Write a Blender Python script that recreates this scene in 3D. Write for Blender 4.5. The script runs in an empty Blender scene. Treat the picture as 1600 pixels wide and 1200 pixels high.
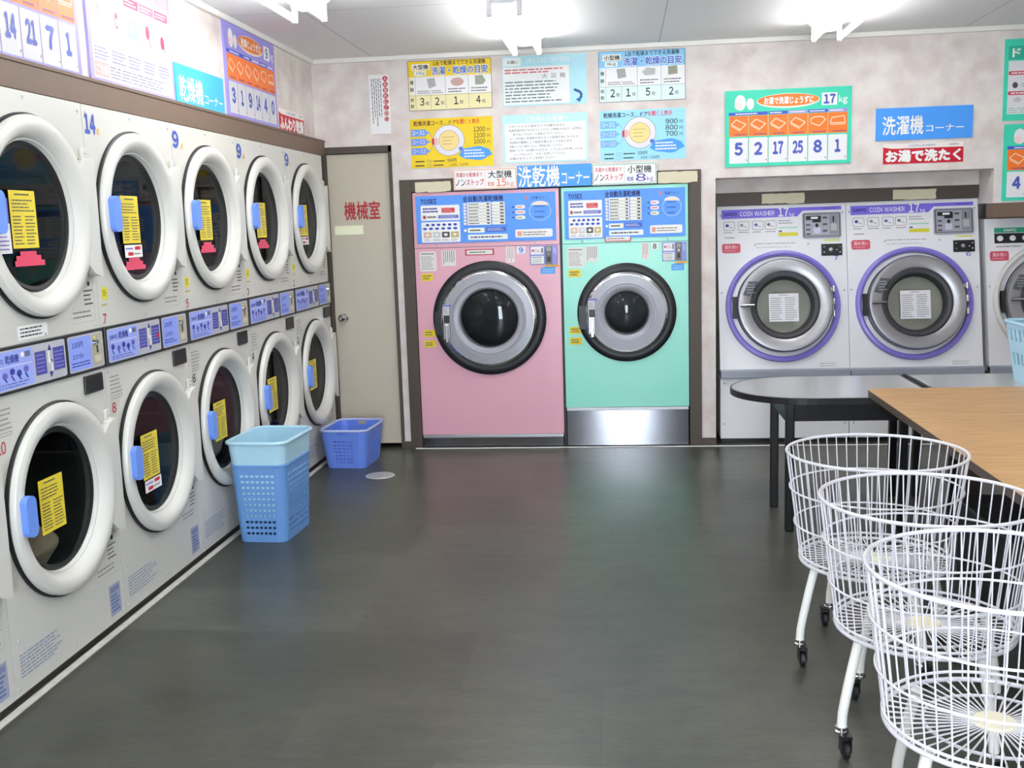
import bpy, math, random
from mathutils import Vector, Matrix
random.seed(7)
PI = math.pi
scene = bpy.context.scene
COL = scene.collection

# ------------------------------------------------------------------ camera, world, exposure
cam_data = bpy.data.cameras.new('camera')
cam = bpy.data.objects.new('camera', cam_data)
COL.objects.link(cam)
scene.camera = cam
cam_data.sensor_fit = 'HORIZONTAL'
cam_data.sensor_width = 36.0
cam_data.lens = 1635.27 / 1600 * 36.0
cam_data.clip_start = 0.02
_r = Vector((0.9940541, 0.1042430, -0.0314606))
_u = Vector((0.0152474, 0.1528220, 0.9881361))
_f = Vector((-0.1078142, 0.9827405, -0.1503239))
cam.matrix_world = Matrix(((_r.x, _u.x, -_f.x, 1.92456), (_r.y, _u.y, -_f.y, -6.81147), (_r.z, _u.z, -_f.z, 1.46653), (0, 0, 0, 1)))

world = bpy.data.worlds.new('daylight')
scene.world = world
world.use_nodes = True
_bg = world.node_tree.nodes['Background']
_bg.inputs[0].default_value = (0.86, 0.93, 1.0, 1)
_bg.inputs[1].default_value = 22.0
scene.view_settings.view_transform = 'Standard'
scene.view_settings.look = 'None'
scene.view_settings.gamma = 1.0
scene.view_settings.exposure = 1.08
scene.cycles.use_denoising = True
scene.cycles.max_bounces = 10
scene.cycles.sample_clamp_indirect = 6.0
TUBE_STRENGTH = 13.0
_pl = bpy.data.lights.new('entrance_portal', 'AREA')   # samples the daylight coming through the glass entrance
_pl.shape = 'RECTANGLE'; _pl.size = 0.7; _pl.size_y = 2.2
_pl.cycles.is_portal = True
_po = bpy.data.objects.new('entrance_portal', _pl); COL.objects.link(_po)
_po.location = (1.92, -8.62, 1.12); _po.rotation_euler = (math.radians(90), 0, 0)

# ------------------------------------------------------------------ materials
def lin(c):
    if isinstance(c, str):
        c = [int(c[i:i + 2], 16) / 255 for i in (0, 2, 4)]
    return tuple(x / 12.92 if x <= 0.04045 else ((x + 0.055) / 1.055) ** 2.4 for x in c)

MATS = {}
def mat(name, col, rough=0.5, metal=0.0, spec=0.5, coat=0.0, var=0.0, vscale=8.0, bump=0.0, bscale=60.0, emit=0.0):
    if name in MATS: return MATS[name]
    m = bpy.data.materials.new(name)
    m.use_nodes = True
    nt = m.node_tree
    b = nt.nodes['Principled BSDF']
    c = lin(col) + (1,)
    b.inputs['Base Color'].default_value = c
    b.inputs['Roughness'].default_value = rough
    b.inputs['Metallic'].default_value = metal
    b.inputs['Specular IOR Level'].default_value = spec
    b.inputs['Coat Weight'].default_value = coat
    if emit:
        b.inputs['Emission Color'].default_value = c
        b.inputs['Emission Strength'].default_value = emit
    if var or bump:
        tc = nt.nodes.new('ShaderNodeTexCoord')
        no = nt.nodes.new('ShaderNodeTexNoise')
        no.inputs['Scale'].default_value = vscale if var else bscale
        no.inputs['Detail'].default_value = 4
        nt.links.new(tc.outputs['Object'], no.inputs['Vector'])
        if var:
            mx = nt.nodes.new('ShaderNodeMix'); mx.data_type = 'RGBA'
            mx.inputs['A'].default_value = tuple(max(0, x * (1 - var)) for x in c[:3]) + (1,)
            mx.inputs['B'].default_value = tuple(min(1, x * (1 + var)) for x in c[:3]) + (1,)
            nt.links.new(no.outputs['Fac'], mx.inputs['Factor'])
            nt.links.new(mx.outputs['Result'], b.inputs['Base Color'])
        if bump:
            n2 = nt.nodes.new('ShaderNodeTexNoise'); n2.inputs['Scale'].default_value = bscale
            nt.links.new(tc.outputs['Object'], n2.inputs['Vector'])
            bp = nt.nodes.new('ShaderNodeBump'); bp.inputs['Strength'].default_value = bump; bp.inputs['Distance'].default_value = 0.01
            nt.links.new(n2.outputs['Fac'], bp.inputs['Height'])
            nt.links.new(bp.outputs['Normal'], b.inputs['Normal'])
    MATS[name] = m
    return m

def ink(hexcol):
    return mat('ink_' + hexcol, hexcol, rough=0.45, spec=0.35)

def mat_floor():
    m = bpy.data.materials.new('dark_vinyl_tile'); m.use_nodes = True
    nt = m.node_tree; b = nt.nodes['Principled BSDF']; L = nt.links.new
    tc = nt.nodes.new('ShaderNodeTexCoord')
    br = nt.nodes.new('ShaderNodeTexBrick')
    br.inputs['Scale'].default_value = 1.0
    br.inputs['Brick Width'].default_value = 0.92
    br.inputs['Row Height'].default_value = 0.46
    br.inputs['Mortar Size'].default_value = 0.0016
    br.inputs['Mortar Smooth'].default_value = 0.6
    br.inputs['Bias'].default_value = 0.0
    br.inputs['Color1'].default_value = lin('50514a') + (1,)
    br.inputs['Color2'].default_value = lin('41423a') + (1,)
    br.inputs['Mortar'].default_value = lin('3c3c39') + (1,)
    L(tc.outputs['Object'], br.inputs['Vector'])
    mp = nt.nodes.new('ShaderNodeMapping'); mp.inputs['Scale'].default_value = (2.0, 5.0, 1)
    L(tc.outputs['Object'], mp.inputs['Vector'])
    n1 = nt.nodes.new('ShaderNodeTexNoise'); n1.inputs['Scale'].default_value = 3.0; n1.inputs['Detail'].default_value = 8
    L(mp.outputs['Vector'], n1.inputs['Vector'])
    n2 = nt.nodes.new('ShaderNodeTexNoise'); n2.inputs['Scale'].default_value = 2.2; n2.inputs['Detail'].default_value = 6
    L(tc.outputs['Object'], n2.inputs['Vector'])
    n3 = nt.nodes.new('ShaderNodeTexNoise'); n3.inputs['Scale'].default_value = 60.0; n3.inputs['Detail'].default_value = 3
    mp3 = nt.nodes.new('ShaderNodeMapping'); mp3.inputs['Scale'].default_value = (0.35, 1.5, 1)
    L(tc.outputs['Object'], mp3.inputs['Vector']); L(mp3.outputs['Vector'], n3.inputs['Vector'])
    last = br.outputs['Color']
    for nz, lo, hi in ((n1, 0.86, 1.14), (n2, 0.84, 1.16), (n3, 0.86, 1.14)):
        rp = nt.nodes.new('ShaderNodeValToRGB')
        rp.color_ramp.elements[0].position = 0.3; rp.color_ramp.elements[0].color = (lo, lo, lo, 1)
        rp.color_ramp.elements[1].position = 0.7; rp.color_ramp.elements[1].color = (hi, hi, hi * 0.98, 1)
        mx = nt.nodes.new('ShaderNodeMix'); mx.data_type = 'RGBA'; mx.blend_type = 'MULTIPLY'
        mx.inputs['Factor'].default_value = 1.0
        L(nz.outputs['Fac'], rp.inputs['Fac']); L(last, mx.inputs['A']); L(rp.outputs['Color'], mx.inputs['B'])
        last = mx.outputs['Result']
    L(last, b.inputs['Base Color'])
    b.inputs['Roughness'].default_value = 0.32
    b.inputs['Specular IOR Level'].default_value = 0.5
    return m

def mat_wallpaper():
    m = bpy.data.materials.new('mottled_wallpaper'); m.use_nodes = True
    nt = m.node_tree; b = nt.nodes['Principled BSDF']; L = nt.links.new
    tc = nt.nodes.new('ShaderNodeTexCoord')
    n1 = nt.nodes.new('ShaderNodeTexNoise'); n1.inputs['Scale'].default_value = 7.0; n1.inputs['Detail'].default_value = 5
    L(tc.outputs['Object'], n1.inputs['Vector'])
    rp = nt.nodes.new('ShaderNodeValToRGB')
    rp.color_ramp.elements[0].position = 0.36; rp.color_ramp.elements[0].color = lin('d3c7c0') + (1,)
    rp.color_ramp.elements[1].position = 0.64; rp.color_ramp.elements[1].color = lin('e4ded7') + (1,)
    e = rp.color_ramp.elements.new(0.5); e.color = lin('ddd3cf') + (1,)
    L(n1.outputs['Fac'], rp.inputs['Fac']); L(rp.outputs['Color'], b.inputs['Base Color'])
    n2 = nt.nodes.new('ShaderNodeTexNoise'); n2.inputs['Scale'].default_value = 45.0; n2.inputs['Detail'].default_value = 3
    L(tc.outputs['Object'], n2.inputs['Vector'])
    bp = nt.nodes.new('ShaderNodeBump'); bp.inputs['Strength'].default_value = 0.25; bp.inputs['Distance'].default_value = 0.006
    L(n2.outputs['Fac'], bp.inputs['Height']); L(bp.outputs['Normal'], b.inputs['Normal'])
    b.inputs['Roughness'].default_value = 0.65
    return m

def mat_ceiling():
    m = bpy.data.materials.new('ceiling_board'); m.use_nodes = True
    nt = m.node_tree; b = nt.nodes['Principled BSDF']; L = nt.links.new
    tc = nt.nodes.new('ShaderNodeTexCoord')
    br = nt.nodes.new('ShaderNodeTexBrick')
    br.inputs['Scale'].default_value = 1.0; br.inputs['Brick Width'].default_value = 1.82; br.inputs['Row Height'].default_value = 0.91
    br.inputs['Mortar Size'].default_value = 0.003; br.offset = 0.0
    br.inputs['Color1'].default_value = lin('f2f2f1') + (1,); br.inputs['Color2'].default_value = lin('f0f0ef') + (1,)
    br.inputs['Mortar'].default_value = lin('b8b8b6') + (1,)
    mp = nt.nodes.new('ShaderNodeMapping'); mp.inputs['Rotation'].default_value = (0, 0, PI / 2); mp.inputs['Location'].default_value = (0.35, 0.565, 0)
    L(tc.outputs['Object'], mp.inputs['Vector']); L(mp.outputs['Vector'], br.inputs['Vector'])
    L(br.outputs['Color'], b.inputs['Base Color']); b.inputs['Roughness'].default_value = 0.7
    return m

def mat_wood():
    m = bpy.data.materials.new('light_brown_wood_grain'); m.use_nodes = True
    nt = m.node_tree; b = nt.nodes['Principled BSDF']; L = nt.links.new
    tc = nt.nodes.new('ShaderNodeTexCoord')
    mp = nt.nodes.new('ShaderNodeMapping'); mp.inputs['Scale'].default_value = (1.2, 22.0, 1)
    L(tc.outputs['Object'], mp.inputs['Vector'])
    n1 = nt.nodes.new('ShaderNodeTexNoise'); n1.inputs['Scale'].default_value = 4.0; n1.inputs['Detail'].default_value = 8; n1.inputs['Roughness'].default_value = 0.65
    L(mp.outputs['Vector'], n1.inputs['Vector'])
    rp = nt.nodes.new('ShaderNodeValToRGB')
    rp.color_ramp.elements[0].position = 0.3; rp.color_ramp.elements[0].color = lin('a87e4f') + (1,)
    rp.color_ramp.elements[1].position = 0.72; rp.color_ramp.elements[1].color = lin('d6ae78') + (1,)
    e = rp.color_ramp.elements.new(0.5); e.color = lin('c29763') + (1,)
    L(n1.outputs['Fac'], rp.inputs['Fac']); L(rp.outputs['Color'], b.inputs['Base Color'])
    b.inputs['Roughness'].default_value = 0.42
    return m

def mat_glass(name, tint=(1, 1, 1), gloss=0.16):
    m = bpy.data.materials.new(name); m.use_nodes = True
    nt = m.node_tree; L = nt.links.new
    nt.nodes.remove(nt.nodes['Principled BSDF'])
    out = nt.nodes['Material Output']
    tr = nt.nodes.new('ShaderNodeBsdfTransparent'); tr.inputs[0].default_value = tint + (1,)
    gl = nt.nodes.new('ShaderNodeBsdfGlossy'); gl.inputs['Roughness'].default_value = 0.0
    lw = nt.nodes.new('ShaderNodeFresnel'); lw.inputs['IOR'].default_value = 1.5
    ad = nt.nodes.new('ShaderNodeMath'); ad.operation = 'ADD'; ad.use_clamp = True; ad.inputs[1].default_value = gloss - 0.04
    mx = nt.nodes.new('ShaderNodeMixShader')
    mu = nt.nodes.new('ShaderNodeMath'); mu.operation = 'MULTIPLY'; mu.inputs[1].default_value = 0.5
    L(lw.outputs[0], ad.inputs[0]); L(ad.outputs[0], mu.inputs[0]); L(mu.outputs[0], mx.inputs[0]); L(tr.outputs[0], mx.inputs[1]); L(gl.outputs[0], mx.inputs[2])
    L(mx.outputs[0], out.inputs[0])
    return m

def mat_brushed(name, col, rough):
    m = mat(name, col, rough=rough, metal=1.0)
    nt = m.node_tree; b = nt.nodes['Principled BSDF']; L = nt.links.new
    b.inputs['Anisotropic'].default_value = 1.0
    tg = nt.nodes.new('ShaderNodeCombineXYZ'); tg.inputs[2].default_value = 1.0
    L(tg.outputs[0], b.inputs['Tangent'])
    tc = nt.nodes.new('ShaderNodeTexCoord'); mp = nt.nodes.new('ShaderNodeMapping'); mp.inputs['Scale'].default_value = (1.5, 1.5, 300)
    n = nt.nodes.new('ShaderNodeTexNoise'); n.inputs['Scale'].default_value = 2.0
    mr = nt.nodes.new('ShaderNodeMapRange'); mr.inputs['To Min'].default_value = rough * 0.85; mr.inputs['To Max'].default_value = rough * 1.15
    L(tc.outputs['Object'], mp.inputs['Vector']); L(mp.outputs['Vector'], n.inputs['Vector']); L(n.outputs['Fac'], mr.inputs['Value']); L(mr.outputs['Result'], b.inputs['Roughness'])
    return m

FLOOR, WALLP, CEIL, WOOD = mat_floor(), mat_wallpaper(), mat_ceiling(), mat_wood()
GLASS = mat_glass('door_glass', (0.72, 0.74, 0.76), 0.045)
WGLASS = mat_glass('washer_glass', (0.9, 0.9, 0.88), 0.045)
PANE = mat_glass('shop_window_glass', (0.96, 0.98, 1.0), 0.05)
WHITE = mat('white_enamel', 'cfcec7', rough=0.28, spec=0.5)
DOORW = mat('white_moulded_plastic', 'd6d5ce', rough=0.3)
WWHITE = mat('washer_white_enamel', 'ececef', rough=0.22)
BLACK = mat('black_rubber', '16171a', rough=0.45)
BLACKM = mat('black_satin_metal', '131316', rough=0.35)
BLACKP = mat('black_plastic', '1c1c1f', rough=0.4)
BROWN = mat('brown_painted_trim', '6f5a4b', rough=0.5, var=0.06, vscale=5)
DKBROWN = mat('dark_brown_frame', '4c4136', rough=0.5, var=0.06, vscale=5)
DOORC = mat('beige_door_laminate', 'c4bba9', rough=0.45, var=0.03, vscale=4)
STEEL = mat('stainless_steel', 'a9a9ac', rough=0.36, metal=0.8)
GSTEEL = mat('grey_painted_metal', 'a0a0a7', rough=0.38, metal=0.15)
CHROME = mat('chrome', 'dcdcde', rough=0.08, metal=1.0)
BRUSH = mat_brushed('brushed_stainless_sheet', '78787c', 0.18)
DRUM = mat('dark_drum_metal', '4a4a4c', rough=0.38, metal=0.8)
WDRUM = mat('washer_drum_metal', 'c9c9bd', rough=0.5, metal=0.0)
PINK = mat('pink_enamel', 'e3aab9', rough=0.3)
GREEN = mat('mint_enamel', '8ee0ca', rough=0.3)
PURPLE = mat('purple_plastic_ring', '8577cf', rough=0.3)
HANDLE = mat('blue_handle_plastic', '6f97ee', rough=0.35)
GREYB = mat('grey_bumper', '9aa0ad', rough=0.4)
CREAM = mat('cream_white_paint', 'e8e6e0', rough=0.45)
WIRE = mat('white_coated_wire', 'e2e0e6', rough=0.3)
LBLUE = mat('pale_blue_plastic', 'b4dcee', rough=0.35)
MBLUE = mat('blue_hamper_plastic', '6a9ad6', rough=0.35)
PBLUE = mat('periwinkle_plastic', '6a8ce8', rough=0.35)
TEAL = mat('teal_plastic', '2fb5a0', rough=0.35)
TABLE_REFL = mat('black_top_painted_reflection', 'bcbdbf', rough=0.2, spec=1.0)  # black tabletop coloured pale grey to stand for its reflections
BOARD = mat('white_board', 'f0efee', rough=0.35)
PAPER = mat('yellowed_paper', 'd8d0b4', rough=0.7, var=0.04)
GREYP = mat('light_grey_plate', 'b9bac2', rough=0.35)
TUBE = mat('lit_fluorescent_tube', 'ffffff', rough=0.4, emit=TUBE_STRENGTH)
FIXW = mat('white_fixture_enamel', 'dadada', rough=0.4)
K, W_, RED, BLUE, DBLUE = ink('26262a'), ink('f4f4f2'), ink('cc2233'), ink('3f7fe0'), ink('2f3f9c')
GREYT = ink('8c8c90'); MIDT = ink('55555c'); YEL = ink('f2d21e'); ORG = ink('f08028'); SKY = ink('9edcf0'); PUR = ink('8d86d8')

# ------------------------------------------------------------------ mesh builder
GLYPHS = {}
def glyph(ch):
    """outline of one character as (verts, faces, x0, x1)"""
    if ch in GLYPHS: return GLYPHS[ch]
    c = bpy.data.curves.new('lettering', 'FONT')
    c.body = chr(ord(ch) + 0xFEE0) if 33 <= ord(ch) <= 126 else ch
    c.size = 1.0; c.resolution_u = 3
    o = bpy.data.objects.new('lettering', c)
    COL.objects.link(o)
    me = bpy.data.meshes.new_from_object(o.evaluated_get(bpy.context.evaluated_depsgraph_get()))
    v = [(p.co.x, p.co.y) for p in me.vertices]
    f = [tuple(p.vertices) for p in me.polygons]
    bpy.data.objects.remove(o); bpy.data.curves.remove(c); bpy.data.meshes.remove(me)
    x0 = min([p[0] for p in v], default=0); x1 = max([p[0] for p in v], default=.3)
    GLYPHS[ch] = (v, f, x0, x1)
    return GLYPHS[ch]
def glyphs(txt):
    key = 'str:' + txt
    if key in GLYPHS: return GLYPHS[key]
    V = []; F = []; x = 0.0; em = None
    for ch in txt:
        if ch == ' ': x += .4; continue
        v, f, a, b_ = glyph(ch)
        if ord(ch) < 127: dx = x - a + .04; adv = (b_ - a) + .09
        else: dx = x; adv = EM
        n = len(V); V += [(p[0] + dx, p[1]) for p in v]; F += [tuple(q + n for q in g) for g in f]; x += adv
    xs = [p[0] for p in V]; ys = [p[1] for p in V]
    GLYPHS[key] = (V, F, min(xs), max(xs), min(ys), max(ys))
    return GLYPHS[key]
EM = 1.0
def measure_em():
    w = []
    for t in ('機', '機機'):
        c = bpy.data.curves.new('lettering', 'FONT'); c.body = t; c.size = 1.0
        o = bpy.data.objects.new('lettering', c); COL.objects.link(o)
        me = bpy.data.meshes.new_from_object(o.evaluated_get(bpy.context.evaluated_depsgraph_get()))
        w.append(max(p.co.x for p in me.vertices))
        bpy.data.objects.remove(o); bpy.data.curves.remove(c); bpy.data.meshes.remove(me)
    return w[1] - w[0]
EM = measure_em()

class MB:
    def __init__(s, M=None):
        s.v = []; s.f = []; s.mi = []; s.sm = []; s.mats = []; s.M = M
    def add(s, verts, faces, m, smooth=False):
        if m not in s.mats: s.mats.append(m)
        i = s.mats.index(m); n = len(s.v)
        for p in verts:
            p = Vector(p)
            s.v.append(s.M @ p if s.M else p)
        for f in faces:
            s.f.append(tuple(a + n for a in f)); s.mi.append(i); s.sm.append(smooth)
        return s
    def box(s, x0, x1, y0, y1, z0, z1, m):
        v = [(x, y, z) for x in (x0, x1) for y in (y0, y1) for z in (z0, z1)]
        return s.add(v, [(0, 1, 3, 2), (4, 6, 7, 5), (0, 4, 5, 1), (2, 3, 7, 6), (0, 2, 6, 4), (1, 5, 7, 3)], m)
    def prism(s, pts, z0, z1, m, axis='z', smooth=False):
        n = len(pts)
        def P(a, b, h): return (a, b, h) if axis == 'z' else ((a, h, b) if axis == 'y' else (h, a, b))
        v = [P(a, b, z0) for a, b in pts] + [P(a, b, z1) for a, b in pts]
        s.add(v, [tuple(range(n))[::-1], tuple(range(n, 2 * n))], m)
        s.add(v, [(i, (i + 1) % n, n + (i + 1) % n, n + i) for i in range(n)], m, smooth)
        return s
    def lathe(s, prof, c, m, n=56, axis='y', closed=False, rz=1.0):
        v = []; f = []; k = len(prof)
        for i in range(n):
            a = 2 * PI * i / n
            for (r, h) in prof:
                if axis == 'y': v.append((c[0] + r * math.cos(a), c[1] + h, c[2] + r * rz * math.sin(a)))
                elif axis == 'z': v.append((c[0] + r * math.cos(a), c[1] + r * math.sin(a), c[2] + h))
                else: v.append((c[0] + h, c[1] + r * math.cos(a), c[2] + r * math.sin(a)))
        for i in range(n):
            j = (i + 1) % n
            for q in range(k if closed else k - 1):
                w = (q + 1) % k
                f.append((i * k + q, j * k + q, j * k + w, i * k + w))
        return s.add(v, f, m, True)
    def disc(s, c, r, m, n=56, axis='y'):
        v = []
        for i in range(n):
            a = 2 * PI * i / n; p, q = r * math.cos(a), r * math.sin(a)
            v.append((c[0] + p, c[1], c[2] + q) if axis == 'y' else ((c[0] + p, c[1] + q, c[2]) if axis == 'z' else (c[0], c[1] + p, c[2] + q)))
        return s.add(v, [tuple(range(n))], m)
    def tube(s, pts, r, m, n=8, closed=False, caps=True):
        pts = [Vector(p) for p in pts]; k = len(pts)
        rs = r if isinstance(r, (list, tuple)) else [r] * k
        v = []; f = []; up = None
        for i in range(k):
            a = pts[i - 1] if (i > 0 or closed) else pts[i]
            b = pts[(i + 1) % k] if (i < k - 1 or closed) else pts[i]
            t = (b - a).normalized()
            if up is None:
                up = Vector((0, 0, 1)) if abs(t.z) < 0.9 else Vector((1, 0, 0))
            up = (up - t * up.dot(t)).normalized()
            w = t.cross(up)
            for j in range(n):
                g = 2 * PI * j / n
                v.append(pts[i] + (up * math.cos(g) + w * math.sin(g)) * rs[i])
        for i in range(k if closed else k - 1):
            i2 = (i + 1) % k
            for j in range(n):
                j2 = (j + 1) % n
                f.append((i * n + j, i2 * n + j, i2 * n + j2, i * n + j2))
        s.add(v, f, m, True)
        if caps and not closed:
            s.add(v[:n], [tuple(range(n))], m); s.add(v[-n:], [tuple(range(n))], m)
        return s
    def plate_hole(s, x0, x1, z0, z1, cx, cz, r, y, m, n=64):
        """front plate in the XZ plane with one round hole"""
        angs = [2 * PI * i / n for i in range(n)]
        for (X, Z) in ((x0, z0), (x1, z0), (x1, z1), (x0, z1)):
            a = math.atan2(Z - cz, X - cx) % (2 * PI)
            k = min(range(n), key=lambda i: abs((angs[i] - a + PI) % (2 * PI) - PI))
            angs[k] = a
        inn = []; out = []
        for a in angs:
            c, q = math.cos(a), math.sin(a)
            t = min([((x1 - cx) / c) if c > 1e-9 else 1e9, ((x0 - cx) / c) if c < -1e-9 else 1e9,
                     ((z1 - cz) / q) if q > 1e-9 else 1e9, ((z0 - cz) / q) if q < -1e-9 else 1e9])
            inn.append((cx + r * c, y, cz + r * q)); out.append((cx + t * c, y, cz + t * q))
        return s.add(inn + out, [(i, (i + 1) % n, n + (i + 1) % n, n + i) for i in range(n)], m)
    def build(s, name, parent=None, bevel=0.0, seg=2, loc=None, rotz=0.0, solid=0.0, angle=40, subsurf=0):
        me = bpy.data.meshes.new(name)
        me.from_pydata([tuple(p) for p in s.v], [], s.f)
        for m in s.mats: me.materials.append(m)
        me.polygons.foreach_set('material_index', s.mi)
        me.polygons.foreach_set('use_smooth', s.sm)
        me.update()
        if any(s.sm): me.set_sharp_from_angle(angle=math.radians(angle))
        o = bpy.data.objects.new(name, me)
        COL.objects.link(o)
        if parent: o.parent = parent
        if loc: o.location = loc
        o.rotation_euler.z = rotz
        if solid:
            md = o.modifiers.new('thickness', 'SOLIDIFY'); md.thickness = solid; md.offset = 0
        if bevel:
            md = o.modifiers.new('soft edges', 'BEVEL'); md.width = bevel; md.segments = seg; md.limit_method = 'ANGLE'; md.angle_limit = math.radians(50)
        if subsurf:
            md = o.modifiers.new('smooth', 'SUBSURF'); md.levels = subsurf; md.render_levels = subsurf
        return o

def rrpts(x0, x1, y0, y1, r, n=5):
    out = []
    for (cx, cy, a0) in ((x1 - r, y1 - r, 0), (x0 + r, y1 - r, PI / 2), (x0 + r, y0 + r, PI), (x1 - r, y0 + r, 1.5 * PI)):
        for i in range(n + 1):
            a = a0 + PI / 2 * i / n
            out.append((cx + r * math.cos(a), cy + r * math.sin(a)))
    return out

class Canvas:
    """flat print on a surface: x to the right, y downward, in uw x uh units"""
    def __init__(s, mb, O, U, V, w, h, uw=None, uh=None):
        s.mb = mb; s.O = Vector(O); s.U = Vector(U).normalized(); s.V = Vector(V).normalized(); s.N = s.U.cross(s.V)
        s.sx = w / (uw or w); s.sy = h / (uh or h)
    def P(s, x, y, l): return s.O + s.U * (x * s.sx) - s.V * (y * s.sy) + s.N * (0.0006 * l)
    def poly(s, pts, m, l=1): s.mb.add([s.P(x, y, l) for x, y in pts], [tuple(range(len(pts)))[::-1]], m)
    def rect(s, x0, y0, x1, y1, m, l=1): s.poly([(x0, y0), (x1, y0), (x1, y1), (x0, y1)], m, l)
    def rr(s, x0, y0, x1, y1, r, m, l=1): s.poly(rrpts(x0, x1, y0, y1, r, 4), m, l)
    def ell(s, cx, cy, rx, ry, m, l=1, n=36): s.poly([(cx + rx * math.cos(2 * PI * i / n), cy + ry * math.sin(2 * PI * i / n)) for i in range(n)], m, l)
    def line(s, x0, y0, x1, y1, t, m, l=1):
        dx, dy = x1 - x0, y1 - y0; d = math.hypot(dx, dy) or 1; nx, ny = -dy / d * t / 2, dx / d * t / 2
        s.poly([(x0 + nx, y0 + ny), (x1 + nx, y1 + ny), (x1 - nx, y1 - ny), (x0 - nx, y0 - ny)], m, l)
    def pline(s, pts, t, m, l=1, closed=False):
        for a, b in zip(pts, pts[1:] + (pts[:1] if closed else [])): s.line(a[0], a[1], b[0], b[1], t, m, l)
    def box(s, x0, y0, x1, y1, t, m, l=1): s.pline([(x0, y0), (x1, y0), (x1, y1), (x0, y1)], t, m, l, True)
    def text(s, txt, x0, y0, x1, y1, m, l=2, bold=0.012):
        v, f, a0, a1, b0, b1 = glyphs(txt)
        kx = (x1 - x0) / ((a1 - a0) or 1); ky = (y1 - y0) / ((b1 - b0) or 1)
        for i, (ox, oy) in enumerate(((0, 0), (bold, 0), (-bold, 0), (0, bold), (0, -bold)) if bold > .004 else ((0, 0),)):
            s.mb.add([s.P(x0 + (p[0] - a0 + ox) * kx, y1 - (p[1] - b0 + oy) * ky, l + .08 * i) for p in v], f, m)
    def dash(s, x0, y0, x1, y1, rows, m, l=2, seed=1, fill=0.5, vert=False):
        """lines of print too small to read in the photograph"""
        rg = random.Random(seed); H = (y1 - y0) / rows if not vert else (x1 - x0) / rows
        for i in range(rows):
            if not vert:
                x = x0; yc = y0 + H * (i + 0.5); end = x1 - (x1 - x0) * rg.random() * 0.3
                while x < end:
                    w = (x1 - x0) * rg.uniform(0.04, 0.16); s.line(x, yc, min(x + w, end), yc, H * fill, m, l); x += w + (x1 - x0) * 0.02
            else:
                y = y0; xc = x0 + H * (i + 0.5); end = y1 - (y1 - y0) * rg.random() * 0.3
                while y < end:
                    w = (y1 - y0) * rg.uniform(0.03, 0.09); s.line(xc, y, xc, min(y + w, end), H * fill, m, l); y += w + (y1 - y0) * 0.015

def tag(o, label, cat, group=None, kind=None):
    o['label'] = label; o['category'] = cat
    if group: o['group'] = group
    if kind: o['kind'] = kind
    return o
def thing(name, loc, label, cat, rotz=0.0, group=None):
    o = bpy.data.objects.new(name, None); COL.objects.link(o)
    o.empty_display_size = 0.1
    o.location = loc; o.rotation_euler.z = rotz
    return tag(o, label, cat, group)
def struct(o, label, cat): return tag(o, label, cat, kind='structure')
def copy_tree(o, parent=None):
    c = o.copy(); COL.objects.link(c)
    if parent: c.parent = parent
    for ch in list(o.children): copy_tree(ch, c)
    return c
X, Y, Z = Vector((1, 0, 0)), Vector((0, 1, 0)), Vector((0, 0, 1))

# ------------------------------------------------------------------ room shell
XL, XR, YF, HC = -0.06, 5.7, -8.6, 2.556
b = MB(); b.box(-1.0, XR + 0.1, YF - 0.1, 0.9, -0.1, 0.0, FLOOR)
struct(b.build('floor'), 'dark grey vinyl tile floor with a dull shine', 'floor')
b = MB(); b.box(-1.0, XR + 0.1, YF - 0.1, 0.9, HC, HC + 0.1, CEIL)
struct(b.build('ceiling'), 'pale grey panelled ceiling with fluorescent fixtures', 'ceiling')
b = MB()
T = 0.12
b.box(XL, 0.438, 0, T, 2.0, HC, WALLP)          # over the machine-room door
b.box(0.438, 0.483, 0, T, 0.0, HC, WALLP)
b.box(0.483, 2.417, 0, T, 1.7755, HC, WALLP)    # over the washer-dryers
b.box(2.417, 2.508, 0, 0.9, 0.0, HC, WALLP)
b.box(2.508, 4.19, 0, 0.34, 1.716, HC, WALLP)   # over the washer recess
b.box(4.19, XR, 0, 0.34, 1.505, HC, WALLP)
b.box(2.508, 4.189, 0.268, 0.34, 1.627, 1.72, WALLP)
b.box(-1.0, XR, 0.8, 0.9, 0.0, HC, WALLP)
struct(b.build('wall_back'), 'back wall with mottled pinkish wallpaper and machine recesses', 'wall')
b = MB(); b.box(-0.9, XL, YF, 0.8, 2.035, HC, WALLP); b.box(-1.0, -0.9, YF, 0.8, 0.0, HC, WALLP)
struct(b.build('wall_left'), 'wallpapered left wall above the row of dryers', 'wall')
b = MB(); b.box(XR, XR + 0.1, YF, 0.9, 0.0, HC, WALLP)
struct(b.build('wall_right'), 'plain right wall outside the picture', 'wall')
b = MB()
b.box(-1.0, 1.57, YF - 0.1, YF, 0.0, HC, WALLP); b.box(2.27, XR, YF - 0.1, YF, 0.0, HC, WALLP); b.box(1.57, 2.27, YF - 0.1, YF, 2.22, HC, WALLP)
struct(b.build('wall_front'), 'front wall behind the camera with a glass entrance', 'wall')
b = MB(); b.box(1.57, 2.27, YF - 0.055, YF - 0.05, 0.02, 2.22, PANE)
struct(b.build('window_1'), 'glass entrance pane behind the camera', 'window')
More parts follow.
